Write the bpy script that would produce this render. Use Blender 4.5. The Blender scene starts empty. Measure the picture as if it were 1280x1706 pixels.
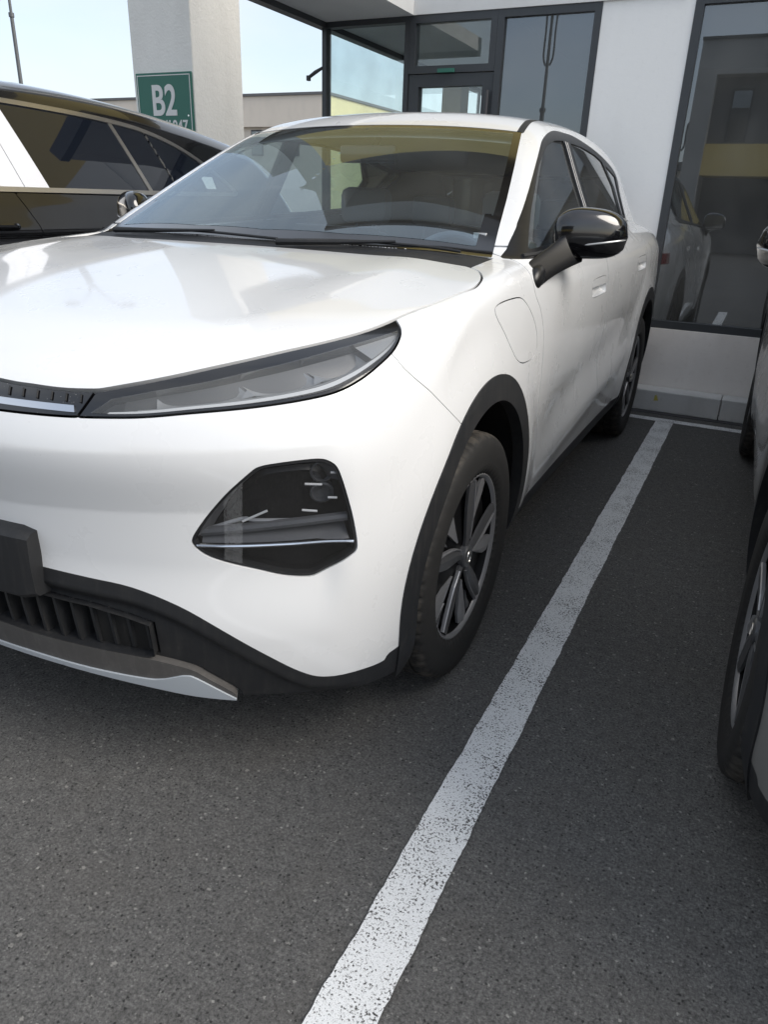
import bpy, bmesh, math, random
import numpy as np
from mathutils import Vector, Matrix, Euler

scene = bpy.context.scene
R = math.radians
COL = scene.collection
random.seed(7); rng = np.random.default_rng(7)

# ------------------------------------------------------------------ camera
cam_d = bpy.data.cameras.new('camera'); cam = bpy.data.objects.new('camera', cam_d); COL.objects.link(cam)
CAM_POS = (1.4862, -1.7517, 1.2597); YAW, PITCH, ROLL = -.4492, .4043, .0370
fw = Vector((math.sin(YAW)*math.cos(PITCH), math.cos(YAW)*math.cos(PITCH), -math.sin(PITCH)))
r0 = Vector((math.cos(YAW), -math.sin(YAW), 0)); u0 = r0.cross(fw)
rt = math.cos(ROLL)*r0+math.sin(ROLL)*u0; up = -math.sin(ROLL)*r0+math.cos(ROLL)*u0
cam.matrix_world = Matrix(((rt.x, up.x, -fw.x, CAM_POS[0]), (rt.y, up.y, -fw.y, CAM_POS[1]),
                           (rt.z, up.z, -fw.z, CAM_POS[2]), (0, 0, 0, 1)))
cam_d.sensor_fit = 'VERTICAL'; cam_d.sensor_height = 36.0
cam_d.lens = 36.0*1210.0/1706.0
cam_d.clip_start = .05; cam_d.clip_end = 2000
scene.camera = cam
scene.render.resolution_x = 769; scene.render.resolution_y = 1024

# ------------------------------------------------------------------ world, sun, exposure
SUN_EL, SUN_AZ = R(38), R(88)          # azimuth from +Y (into the building) towards +X
world = bpy.data.worlds.new('World'); scene.world = world; world.use_nodes = True
wn = world.node_tree; wn.nodes.clear()
w_out = wn.nodes.new('ShaderNodeOutputWorld'); w_bg = wn.nodes.new('ShaderNodeBackground')
sky = wn.nodes.new('ShaderNodeTexSky'); sky.sky_type = 'NISHITA'; sky.sun_disc = False
sky.sun_elevation = SUN_EL; sky.sun_rotation = SUN_AZ
sky.air_density = 1.0; sky.dust_density = 2.0; sky.ozone_density = 1.0
tc = wn.nodes.new('ShaderNodeTexCoord'); mp = wn.nodes.new('ShaderNodeMapping')
mp.inputs['Scale'].default_value = (1.0, 1.0, 2.6)
nz = wn.nodes.new('ShaderNodeTexNoise'); nz.inputs['Scale'].default_value = 2.1
nz.inputs['Detail'].default_value = 7; nz.inputs['Roughness'].default_value = .55
cr = wn.nodes.new('ShaderNodeValToRGB')
cr.color_ramp.elements[0].position = .36; cr.color_ramp.elements[0].color = (.42, .42, .42, 1)
cr.color_ramp.elements[1].position = .70; cr.color_ramp.elements[1].color = (.88, .88, .88, 1)
mx = wn.nodes.new('ShaderNodeMixRGB'); mx.inputs['Color2'].default_value = (4.1, 4.3, 4.5, 1)
wn.links.new(tc.outputs['Generated'], mp.inputs['Vector']); wn.links.new(mp.outputs[0], nz.inputs['Vector'])
wn.links.new(nz.outputs['Fac'], cr.inputs['Fac']); wn.links.new(cr.outputs['Color'], mx.inputs['Fac'])
wn.links.new(sky.outputs[0], mx.inputs['Color1']); wn.links.new(mx.outputs[0], w_bg.inputs['Color'])
w_bg.inputs['Strength'].default_value = .10
wn.links.new(w_bg.outputs[0], w_out.inputs[0])
sd = bpy.data.lights.new('sun', 'SUN'); sd.energy = 1.35; sd.angle = R(38); sd.color = (1, .95, .87)
so = bpy.data.objects.new('sun', sd); COL.objects.link(so)
sv = Vector((math.sin(SUN_AZ)*math.cos(SUN_EL), math.cos(SUN_AZ)*math.cos(SUN_EL), math.sin(SUN_EL)))
so.rotation_euler = sv.to_track_quat('Z', 'Y').to_euler(); so.location = (0, 0, 20)
vs = scene.view_settings; vs.view_transform = 'Standard'; vs.look = 'None'; vs.gamma = 1; vs.use_curve_mapping = False
vs.exposure = 1.25

# ------------------------------------------------------------------ materials
def mat(name, base=(.5, .5, .5), rough=.5, metal=0., coat=0., coat_rough=.05, spec=.5, ior=1.45, emit=None):
    m = bpy.data.materials.new(name); m.use_nodes = True
    b = m.node_tree.nodes['Principled BSDF']
    b.inputs['Base Color'].default_value = (*base, 1); b.inputs['Roughness'].default_value = rough
    b.inputs['Metallic'].default_value = metal; b.inputs['Coat Weight'].default_value = coat
    b.inputs['Coat Roughness'].default_value = coat_rough
    b.inputs['Specular IOR Level'].default_value = spec; b.inputs['IOR'].default_value = ior
    return m
class NT:
    """small node helper on a material"""
    def __init__(s, m): s.t = m.node_tree; s.b = s.t.nodes['Principled BSDF']; s.l = s.t.links
    def n(s, k, **kw):
        x = s.t.nodes.new(k)
        for a, v in kw.items():
            if a in x.inputs: x.inputs[a].default_value = v
            else: setattr(x, a, v)
        return x
    def coord(s, scale=(1, 1, 1), kind='Object', rot=(0, 0, 0)):
        c = s.n('ShaderNodeTexCoord'); p = s.n('ShaderNodeMapping')
        p.inputs['Scale'].default_value = scale; p.inputs['Rotation'].default_value = rot
        s.l.new(c.outputs[kind], p.inputs['Vector']); return p.outputs[0]
    def noise(s, vec, scale, detail=4, rough=.55):
        x = s.n('ShaderNodeTexNoise'); x.inputs['Scale'].default_value = scale
        x.inputs['Detail'].default_value = detail; x.inputs['Roughness'].default_value = rough
        s.l.new(vec, x.inputs['Vector']); return x.outputs['Fac']
    def voro(s, vec, scale, feature='F1', out='Distance'):
        x = s.n('ShaderNodeTexVoronoi'); x.feature = feature; x.inputs['Scale'].default_value = scale
        s.l.new(vec, x.inputs['Vector']); return x.outputs[out]
    def ramp(s, fac, p0, p1, c0=(0, 0, 0), c1=(1, 1, 1)):
        x = s.n('ShaderNodeValToRGB'); e = x.color_ramp.elements
        e[0].position = p0; e[1].position = p1; e[0].color = (*c0, 1); e[1].color = (*c1, 1)
        s.l.new(fac, x.inputs['Fac']); return x.outputs['Color']
    def mix(s, fac, a, b, mode='MIX'):
        x = s.n('ShaderNodeMixRGB'); x.blend_type = mode
        for i, v in (('Fac', fac), ('Color1', a), ('Color2', b)):
            if isinstance(v, (int, float)): x.inputs[i].default_value = v
            elif isinstance(v, tuple): x.inputs[i].default_value = (*v, 1)
            else: s.l.new(v, x.inputs[i])
        return x.outputs['Color']
    def mul(s, a, b):
        x = s.n('ShaderNodeMath'); x.operation = 'MULTIPLY'
        for i, v in enumerate((a, b)):
            if isinstance(v, (int, float)): x.inputs[i].default_value = v
            else: s.l.new(v, x.inputs[i])
        return x.outputs[0]
    def color(s, c): s.l.new(c, s.b.inputs['Base Color'])
    def rough(s, c): s.l.new(c, s.b.inputs['Roughness'])
    def bump(s, h, strength=.3, dist=.01, also=None):
        x = s.n('ShaderNodeBump'); x.inputs['Strength'].default_value = strength; x.inputs['Distance'].default_value = dist
        s.l.new(h, x.inputs['Height']); s.l.new(x.outputs[0], s.b.inputs['Normal'])
        if also: s.l.new(also, x.inputs['Normal'])
        return x.outputs[0]
M = {}
def paint(name, col, rough, coat, coat_rough=.05, dirt=(.30, .27, .22), amount=.35, spots=True):
    m = mat(name, col, rough, 0, coat, coat_rough); t = NT(m)
    v = t.coord((14, 14, 1.6)); streak = t.ramp(t.noise(v, 3.0, 5), .52, .80)
    v2 = t.coord(); patch = t.ramp(t.noise(v2, 2.2, 5), .42, .75)
    f = t.mul(t.mul(streak, patch), amount)
    c = t.mix(f, col, dirt)
    fine = t.ramp(t.noise(v2, 60, 3, .7), .60, .80)
    c = t.mix(t.mul(t.mul(fine, patch), amount*.35), c, dirt)
    if spots:
        sp = t.ramp(t.voro(t.coord((1, 1, .8)), 75), .03, .05, (1, 1, 1), (0, 0, 0))
        gate = t.ramp(t.noise(v2, 16, 2), .60, .66)
        c = t.mix(t.mul(t.mul(sp, gate), .6), c, (.14, .12, .10))
    t.color(c)
    rr = t.ramp(t.noise(v2, 5, 5), .3, .8, (rough*.8,)*3, (rough*1.25,)*3); t.rough(rr)
    M[name] = m; return m
paint('white_paint', (.75, .757, .762), .30, .95, .05, amount=.05)
paint('grey_paint', (.17, .168, .162), .30, .9, .10, amount=.25)
paint('black_paint', (.006, .006, .007), .2, 1.0, .04, (.05, .045, .035), .25, False)
def plastic(name, col, rough, dust=(.20, .18, .155), amount=.5, bump=.12):
    m = mat(name, col, rough); t = NT(m); v = t.coord()
    d = t.ramp(t.noise(v, 6, 6, .65), .48, .78); f = t.ramp(t.noise(v, 160, 2), .45, .75)
    s = t.ramp(t.noise(t.coord((20, 20, 2)), 4, 4), .5, .8)
    k = t.mix(.5, d, s)
    t.color(t.mix(t.mul(t.mix(.5, k, t.mix(1., k, f, 'MULTIPLY')), amount), col, dust))
    t.bump(t.noise(v, 900, 2), bump, .0005); M[name] = m; return m
plastic('black_plastic', (.014, .015, .017), .55, amount=.22)
plastic('liner_black', (.006, .006, .006), .85, amount=.15)
plastic('splitter_grey', (.075, .071, .068), .7, (.17, .16, .15), .8)
M['gloss_black'] = mat('gloss_black', (.004, .004, .005), .12, 0, 1.0, .07)
def dusty_gloss(name, col, amount):
    m = mat(name, col, .10, 0, 1., .03); t = NT(m); v = t.coord()
    sp = t.ramp(t.voro(v, 150), .10, .16, (1, 1, 1), (0, 0, 0)); g = t.ramp(t.noise(v, 14, 3), .52, .64)
    st = t.ramp(t.noise(t.coord((60, 60, 3)), 3, 4), .55, .85)
    c = t.mix(t.mul(t.mul(sp, g), .55), col, (.45, .44, .42)); c = t.mix(t.mul(st, amount), c, (.16, .16, .16))
    t.color(c); M[name] = m
dusty_gloss('dusty_gloss_black', (.004, .004, .005), .05)
M['satin_grey'] = mat('satin_grey', (.10, .102, .107), .36, .5, .2)
M['chrome'] = mat('chrome', (.72, .73, .75), .16, 1.)
M['dull_chrome'] = mat('dull_chrome', (.50, .48, .45), .30, 1.)
M['lamp_grey'] = mat('lamp_grey', (.30, .31, .325), .36, .3)
M['lamp_dark'] = mat('lamp_dark', (.09, .093, .10), .3)
M['light_guide'] = mat('light_guide', (.60, .61, .62), .3, 0, .3)
M['wheel_black'] = mat('wheel_black', (.005, .005, .0055), .45, 0, 0, .05, .25)
M['lamp_black'] = mat('lamp_black', (.006, .006, .007), .45, 0, 0, .05, .3)
M['strip_grey'] = mat('strip_grey', (.34, .35, .36), .25, .4)
M['machined'] = mat('machined', (.32, .32, .33), .34, .6)
M['blade_grey'] = mat('blade_grey', (.085, .086, .09), .32, .3, .3)
M['lip_paint'] = mat('lip_paint', (.56, .61, .66), .3, .35, .6)
M['trim_black'] = mat('trim_black', (.008, .008, .009), .34)
M['interior_dark'] = mat('interior_dark', (.045, .060, .082), .7)
M['interior_mid'] = mat('interior_mid', (.14, .16, .19), .75)
M['headliner'] = mat('headliner', (.50, .50, .48), .9)
M['label_white'] = mat('label_white', (.75, .75, .75), .5)
def glass(name, tint, ior=1.5, gloss=(1, 1, 1), extra=0., rough=0.0, dirt=0.0, haze=0.0):
    m = bpy.data.materials.new(name); m.use_nodes = True; nt = m.node_tree; nt.nodes.clear()
    o = nt.nodes.new('ShaderNodeOutputMaterial'); mixs = nt.nodes.new('ShaderNodeMixShader')
    tr = nt.nodes.new('ShaderNodeBsdfTransparent'); gl = nt.nodes.new('ShaderNodeBsdfGlossy')
    tr.inputs[0].default_value = (*tint, 1); gl.inputs[0].default_value = (*gloss, 1); gl.inputs['Roughness'].default_value = rough
    f0 = 2*((ior-1)/(ior+1))**2                       # both faces of the sheet
    lw = nt.nodes.new('ShaderNodeLayerWeight'); lw.inputs['Blend'].default_value = .5
    pw = nt.nodes.new('ShaderNodeMath'); pw.operation = 'POWER'; pw.inputs[1].default_value = 4.6
    ad = nt.nodes.new('ShaderNodeMath'); ad.operation = 'MULTIPLY_ADD'; ad.inputs[1].default_value = 1-f0; ad.inputs[2].default_value = f0+extra; ad.use_clamp = True
    nt.links.new(lw.outputs['Facing'], pw.inputs[0]); nt.links.new(pw.outputs[0], ad.inputs[0]); nt.links.new(ad.outputs[0], mixs.inputs[0])
    nt.links.new(tr.outputs[0], mixs.inputs[1]); nt.links.new(gl.outputs[0], mixs.inputs[2])
    last = mixs.outputs[0]
    if dirt:
        df = nt.nodes.new('ShaderNodeBsdfDiffuse'); df.inputs[0].default_value = (.55, .55, .52, 1)
        m2 = nt.nodes.new('ShaderNodeMixShader'); tcx = nt.nodes.new('ShaderNodeTexCoord')
        no = nt.nodes.new('ShaderNodeTexNoise'); no.inputs['Scale'].default_value = 3.5; no.inputs['Detail'].default_value = 8
        rp = nt.nodes.new('ShaderNodeValToRGB'); rp.color_ramp.elements[0].position = .40; rp.color_ramp.elements[1].position = .85
        rp.color_ramp.elements[1].color = (dirt, dirt, dirt, 1); rp.color_ramp.elements[0].color = (haze, haze, haze, 1)
        nt.links.new(tcx.outputs['Object'], no.inputs['Vector']); nt.links.new(no.outputs['Fac'], rp.inputs['Fac'])
        nt.links.new(rp.outputs['Color'], m2.inputs[0]); nt.links.new(last, m2.inputs[1]); nt.links.new(df.outputs[0], m2.inputs[2])
        last = m2.outputs[0]
    nt.links.new(last, o.inputs['Surface']); M[name] = m; return m
glass('windscreen_glass', (.80, .90, .93), 1.78, (.82, .94, 1.0), .02, dirt=.07, haze=.03)
glass('door_glass', (.48, .56, .55), 1.6, dirt=.07, haze=.02)
glass('dark_glass', (.03, .03, .035), 1.55)
glass('lamp_lens', (.86, .87, .88), 1.45, dirt=.14, haze=.05)
glass('smoked_lens', (.78, .79, .81), 1.45, dirt=.02)
glass('clear_pane', (.94, .985, .985), 1.45, dirt=.10)
glass('showroom_glass', (.35, .36, .365), 1.5, (.80, .87, .95), .09, dirt=.13, haze=.06)

# ------------------------------------------------------------------ object helpers
def link(o, parent=None):
    COL.objects.link(o)
    if parent is not None: o.parent = parent
    return o
def tag(o, label=None, cat=None, group=None, kind=None):
    if label: o['label'] = label
    if cat: o['category'] = cat
    if group: o['group'] = group
    if kind: o['kind'] = kind
    return o
def empty(name, loc=(0, 0, 0), rz=0, parent=None):
    o = bpy.data.objects.new(name, None); o.location = loc; o.rotation_euler.z = rz; o.empty_display_size = .2
    return link(o, parent)
def np_mesh(name, V, F, m, parent=None, smooth=True, sharp=None):
    me = bpy.data.meshes.new(name)
    V = np.asarray(V, float); F = np.asarray(F, int)
    k = F.shape[1]
    me.vertices.add(len(V)); me.vertices.foreach_set('co', V.ravel())
    me.loops.add(F.size); me.loops.foreach_set('vertex_index', F.ravel())
    me.polygons.add(len(F)); me.polygons.foreach_set('loop_start', np.arange(0, F.size, k))
    me.update(calc_edges=True); me.validate()
    me.polygons.foreach_set('use_smooth', np.full(len(me.polygons), smooth))
    if sharp: me.set_sharp_from_angle(angle=R(sharp))
    me.materials.append(M[m] if isinstance(m, str) else m)
    return link(bpy.data.objects.new(name, me), parent)
class MB:
    """collects shapes into one mesh"""
    def __init__(s): s.v = []; s.f = []
    def add(s, V, F):
        n = len(s.v); s.v += [tuple(map(float, p)) for p in V]; s.f += [tuple(int(i)+n for i in q) for q in F]; return s
    def box(s, x0, x1, y0, y1, z0, z1, bev=0.0):
        bm = bmesh.new(); bmesh.ops.create_cube(bm, size=1)
        for v in bm.verts:
            v.co = Vector(((x0+x1)/2+v.co.x*(x1-x0), (y0+y1)/2+v.co.y*(y1-y0), (z0+z1)/2+v.co.z*(z1-z0)))
        if bev: bmesh.ops.bevel(bm, geom=list(bm.edges), offset=bev, segments=2, profile=.5, affect='EDGES')
        return s.bm(bm)
    def bm(s, bm, mtx=None):
        bm.verts.index_update()
        s.add([(mtx @ v.co if mtx else v.co) for v in bm.verts], [[v.index for v in f.verts] for f in bm.faces]); bm.free(); return s
    def tube(s, pts, r, n=10, caps=True, closed=False):
        pts = [Vector(p) for p in pts]; rr = r if hasattr(r, '__len__') else [r]*len(pts)
        V = []; F = []; L = len(pts); prev = None
        for i, p in enumerate(pts):
            a = pts[(i-1) % L] if (i > 0 or closed) else pts[i]; b = pts[(i+1) % L] if (i < L-1 or closed) else pts[i]
            d = (b-a).normalized()
            if prev is None:
                ref = Vector((0, 0, 1)) if abs(d.z) < .9 else Vector((1, 0, 0)); x = d.cross(ref).normalized()
            else: x = (prev-d*prev.dot(d)).normalized()
            prev = x; y = d.cross(x)
            for k in range(n):
                t = 2*math.pi*k/n; V.append(p+(x*math.cos(t)+y*math.sin(t))*rr[i])
        for i in range(L if closed else L-1):
            j = (i+1) % L
            for k in range(n): F.append((i*n+k, i*n+(k+1) % n, j*n+(k+1) % n, j*n+k))
        if caps and not closed: F.append(tuple(range(n))[::-1]); F.append(tuple((L-1)*n+k for k in range(n)))
        return s.add(V, F)
    def lathe(s, prof, n=48, axis='x', c=(0, 0, 0), cap=False):
        """prof: (along axis, radius)"""
        V = []; F = []; L = len(prof)
        for (h, r) in prof:
            for k in range(n):
                t = 2*math.pi*k/n; a, b = r*math.cos(t), r*math.sin(t)
                V.append({'x': (h, a, b), 'y': (b, h, a), 'z': (a, b, h)}[axis])
        V = [(c[0]+p[0], c[1]+p[1], c[2]+p[2]) for p in V]
        for i in range(L-1):
            for k in range(n): F.append((i*n+k, (i+1)*n+k, (i+1)*n+(k+1) % n, i*n+(k+1) % n))
        if cap: F.append(tuple((L-1)*n+k for k in range(n)))
        return s.add(V, F)
    def prism(s, poly, d0, d1, axis='x'):
        """poly in the two other axes (yz, xz, xy), extruded from d0 to d1"""
        n = len(poly); put = {'x': lambda p, d: (d, p[0], p[1]), 'y': lambda p, d: (p[0], d, p[1]), 'z': lambda p, d: (p[0], p[1], d)}[axis]
        V = [put(p, d0) for p in poly]+[put(p, d1) for p in poly]
        F = [tuple(range(n)), tuple(range(2*n-1, n-1, -1))]+[(i, i+n, (i+1) % n+n, (i+1) % n) for i in range(n)]
        return s.add(V, F)
    def build(s, name, m, parent=None, smooth=False, bevel=0., fix=True, sharp=35):
        me = bpy.data.meshes.new(name); me.from_pydata(s.v, [], s.f)
        if fix or bevel:
            bm = bmesh.new(); bm.from_mesh(me)
            bmesh.ops.recalc_face_normals(bm, faces=bm.faces)
            if bevel: bmesh.ops.bevel(bm, geom=[e for e in bm.edges if e.is_manifold and e.calc_face_angle(0) > .5], offset=bevel, segments=2, profile=.6, affect='EDGES')
            bm.to_mesh(me); bm.free()
        me.update()
        if smooth:
            me.polygons.foreach_set('use_smooth', [True]*len(me.polygons)); me.set_sharp_from_angle(angle=R(sharp))
        me.materials.append(M[m] if isinstance(m, str) else m)
        return link(bpy.data.objects.new(name, me), parent)
def copy_tree(o, parent=None):
    c = o.copy(); COL.objects.link(c); c.parent = parent
    for ch in list(o.children): copy_tree(ch, c)
    return c
def crom(pts, n=6, closed=False):
    """Catmull-Rom through the points"""
    P = np.asarray(pts, float); L = len(P); out = []
    for i in range(L if closed else L-1):
        if closed: a, b, c, d = P[(i-1) % L], P[i], P[(i+1) % L], P[(i+2) % L]
        else: a, b, c, d = P[max(i-1, 0)], P[i], P[i+1], P[min(i+2, L-1)]
        for k in range(n):
            t = k/n
            out.append(.5*((2*b)+(c-a)*t+(2*a-5*b+4*c-d)*t*t+(3*b-a-3*c+d)*t**3))
    if not closed: out.append(P[-1])
    return np.array(out)

def spl(xs, ys):
    """natural cubic spline, linear outside"""
    xs = np.asarray(xs, float); ys = np.asarray(ys, float); n = len(xs)
    h = np.diff(xs); A = np.eye(n); b = np.zeros(n)
    for i in range(1, n-1):
        A[i, i-1] = h[i-1]; A[i, i] = 2*(h[i-1]+h[i]); A[i, i+1] = h[i]
        b[i] = 6*((ys[i+1]-ys[i])/h[i]-(ys[i]-ys[i-1])/h[i-1])
    m = np.linalg.solve(A, b)
    s0 = (ys[1]-ys[0])/h[0]-h[0]*m[1]/6
    s1 = (ys[-1]-ys[-2])/h[-1]+h[-1]*m[-2]/6
    def f(x):
        x = np.asarray(x, float)
        i = np.clip(np.searchsorted(xs, x)-1, 0, n-2)
        u = np.clip(x, xs[0], xs[-1]); a = xs[i+1]-u; c = u-xs[i]; hh = h[i]
        r = (m[i]*a**3+m[i+1]*c**3)/(6*hh)+(ys[i]/hh-m[i]*hh/6)*a+(ys[i+1]/hh-m[i+1]*hh/6)*c
        return r+np.where(x < xs[0], s0*(x-xs[0]), 0)+np.where(x > xs[-1], s1*(x-xs[-1]), 0)
    return f
def sstep(a, b, x):
    t = np.clip((x-a)/(b-a), 0, 1); return t*t*(3-2*t)
def smax(a, b, k):
    h = np.maximum(k-np.abs(a-b), 0)/k
    return np.maximum(a, b)+h*h*k*.25
def smin(a, b, k): return -smax(-a, -b, k)

S_plan = spl([-1.0, -.7, -.45, -.2, .1, .6, 1.4, 2.2, 2.75, 3.2, 3.55, 3.8],
             [.875, .900, .924, .931, .933, .929, .930, .934, .933, .912, .86, .80])
S_prof = spl([.15, .25, .33, .42, .52, .62, .74, .86, .96, 1.04, 1.10, 1.16, 1.3],
             [-.13, -.050, -.026, -.014, -.007, -.004, -.005, -.009, -.018, -.031, -.048, -.078, -.20])
F_plan = spl([0, .25, .45, .6, .7, .78, .85, .91, .97],
             [-.905, -.890, -.845, -.785, -.725, -.660, -.580, -.47, -.32])
F_prof = spl([.12, .20, .30, .42, .52, .62, .72, .80, .86, .92, .97, 1.02],
             [.085, .060, .034, .018, .010, .006, .000, .000, .022, .066, .135, .25])
H_cen = spl([-1., -.86, -.75, -.55, -.3, 0., .3, .6], [.86, .935, .978, 1.020, 1.060, 1.100, 1.128, 1.15])
R_cen = spl([.8, 1.0, 1.15, 1.3, 1.5, 1.8, 2.2, 2.6, 3.0, 3.3, 3.6],
            [1.44, 1.520, 1.566, 1.596, 1.614, 1.625, 1.622, 1.602, 1.560, 1.51, 1.44])
G_plan = spl([.2, .8, 1.4, 2.0, 2.4, 2.8, 3.2, 3.6], [0, 0, 0, -.004, -.016, -.045, -.095, -.17])
B_cen = spl([.15, .3, .5, .75, .95, 1.05, 1.25, 1.45, 1.6], [3.60, 3.66, 3.70, 3.69, 3.66, 3.60, 3.48, 3.33, 3.20])
def side_x(y, z):
    zz = z-.075*sstep(1.3, 2.7, y)*sstep(.55, 1.15, z)
    s = S_plan(y)+S_prof(zz)*(1-.6*sstep(-.1, -.45, y)*sstep(.5, .3, z))
    for yc in (0., 2.75):
        r = np.hypot(y-yc, z-.37)
        s = s+.014*(1-sstep(.46, .62, r))*sstep(.20, .35, z)
    # door: lower bulge line climbing to the rear, hollow above it
    zl = .44+.10*(y-.6); w = sstep(.5, .9, y)*(1-sstep(2.0, 2.5, y))
    s = s+w*(.014*np.exp(-((z-zl+.02)/.07)**2)-.012*np.exp(-((z-zl-.14)/.08)**2))
    return s
def front_y(a, z):
    zt = .806+.055*(a-.25)                          # fold above the sunken middle of the bumper
    t = np.clip((zt-z)/.13, 0, 1); k = .06; t = np.where(t < k, t*t/(2*k), t-k/2)/(1-k/2)
    pk = .024*t*(1-sstep(.795, .856, a))*sstep(.40, .58, z)
    return F_plan(a)+F_prof(z)+pk
def hood_z(a, y):
    return H_cen(y)-.018*a*a-.022*a**4+.005*np.exp(-((a-.60)/.10)**2)
def wind_y(a, z):
    return .226+.27*a*a+1.953*(z-1.1056)+.05*((z-1.31)/.2)**2*0
def green_x(y, z):
    return .872-.50*(z-1.10)-.14*(z-1.10)*(z-1.53)*-1+G_plan(y)
def roof_z(a, y): return R_cen(y)-.075*a*a-.12*a**4
def body_f(p):
    a = np.abs(p[..., 0]); y = p[..., 1]; z = p[..., 2]
    zc = np.clip(z, .1, 1.3)
    dS = (a-side_x(y, zc))*.97
    dF = (front_y(a, np.clip(z, .1, 1.04))-y)*.62
    dH = (z-hood_z(a, np.clip(y, -1, .8)))*.97
    dB = (y-(B_cen(np.clip(z, .15, 1.6))-.22*a*a))*.9
    low = smax(dF, dS, .08)
    low = smax(low, dB, .12)
    low = smax(low, .175-z, .02)
    # upper face of the lower body: bonnet, then a deck at belt height
    deck = np.where(y < .6, dH, z-hood_z(a, .6)-.055*sstep(.6, 2.6, y))
    low = smax(low, deck, .045+.07*sstep(.15, .9, y)+.05*sstep(1.2, 2.5, y))
    dW = (wind_y(a, z)-y)*.455
    dG = (a-green_x(y, z))*.89
    dR = (z-roof_z(a, np.clip(y, .6, 3.7)))*.97
    up = smax(dW, dG, .05)
    up = smax(up, dR, .07)
    up = smax(smax(up, dB, .10), 1.07-z, .02)
    return smin(low, up, .012)
def grad_f(p, fun, e=1e-3):
    if len(p) < 500:
        d = np.concatenate([np.eye(3), -np.eye(3)])*e
        f = fun(p[None]+d[:, None, :]); return ((f[:3]-f[3:])/(2*e)).T
    g = np.empty_like(p)
    for i in range(3):
        d = np.zeros(3); d[i] = e
        g[..., i] = (fun(p+d)-fun(p-d))/(2*e)
    return g
def project(p, fun, it=3):
    p = p.copy()
    for _ in range(it):
        f = fun(p); g = grad_f(p, fun)
        p -= (f/np.maximum((g*g).sum(-1), 1e-4))[..., None]*g
    return p
def surface_nets(fun, lo, hi, h):
    n = np.ceil((np.array(hi)-lo)/h).astype(int)+1
    ax = [lo[i]+h*np.arange(n[i]) for i in range(3)]
    G = np.stack(np.meshgrid(*ax, indexing='ij'), -1)
    f = np.empty(n)
    for i in range(n[0]): f[i] = fun(G[i])
    s = f < 0
    c = s[:-1, :-1, :-1].astype(int)
    tot = np.zeros(n-1, int)
    for dx in (0, 1):
        for dy in (0, 1):
            for dz in (0, 1):
                tot += s[dx:n[0]-1+dx, dy:n[1]-1+dy, dz:n[2]-1+dz]
    act = (tot > 0) & (tot < 8)
    idx = -np.ones(n-1, int); idx[act] = np.arange(act.sum())
    ci = np.argwhere(act)
    acc = np.zeros((len(ci), 3)); cnt = np.zeros(len(ci))
    for axis in range(3):
        o = [k for k in range(3) if k != axis]
        for u in (0, 1):
            for v in (0, 1):
                a = ci.copy(); a[:, o[0]] += u; a[:, o[1]] += v
                b = a.copy(); b[:, axis] += 1
                fa = f[tuple(a.T)]; fb = f[tuple(b.T)]
                m = (fa < 0) != (fb < 0)
                t = np.where(m, fa/np.where(m, fa-fb, 1), 0)
                q = a.astype(float); q[:, axis] += t
                acc[m] += q[m]; cnt[m] += 1
    V = np.array(lo)+h*acc/cnt[:, None]
    Q = []
    for axis in range(3):
        o = [k for k in range(3) if k != axis]
        sl0 = [slice(None)]*3; sl1 = [slice(None)]*3
        sl0[axis] = slice(0, -1); sl1[axis] = slice(1, None)
        cr = s[tuple(sl0)] != s[tuple(sl1)]
        e = np.argwhere(cr)
        e = e[(e[:, o[0]] > 0) & (e[:, o[1]] > 0) & (e[:, o[0]] < n[o[0]]-1) & (e[:, o[1]] < n[o[1]]-1)]
        fl = s[tuple(e.T)]
        qs = []
        for (u, v) in ((1, 1), (0, 1), (0, 0), (1, 0)):
            c2 = e.copy(); c2[:, o[0]] -= u; c2[:, o[1]] -= v
            qs.append(idx[tuple(c2.T)])
        q = np.stack(qs, -1)
        flip = fl if axis != 1 else ~fl
        q[~flip] = q[~flip][:, ::-1]
        Q.append(q)
    return V, np.concatenate(Q)

# ------------------------------------------------------------------ surface tools
def tri(Q): return np.concatenate([Q[:, [0, 1, 2]], Q[:, [0, 2, 3]]])
def compact(V, T):
    u, inv = np.unique(T.ravel(), return_inverse=True)
    return V[u], inv.reshape(T.shape)
def subdiv(V, T, fun=None, it=2):
    E = np.sort(np.concatenate([T[:, [0, 1]], T[:, [1, 2]], T[:, [2, 0]]]), 1)
    u, inv = np.unique(E[:, 0]*len(V)+E[:, 1], return_inverse=True)
    a, b = u//len(V), u % len(V)
    mid = (V[a]+V[b])/2
    n = len(V); m = len(T)
    e0, e1, e2 = inv[:m]+n, inv[m:2*m]+n, inv[2*m:]+n
    if fun is not None: mid = project(mid, fun, it)
    V2 = np.concatenate([V, mid])
    T2 = np.concatenate([np.stack([T[:, 0], e0, e2], 1), np.stack([e0, T[:, 1], e1], 1), np.stack([e2, e1, T[:, 2]], 1), np.stack([e0, e1, e2], 1)])
    return V2, T2
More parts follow.
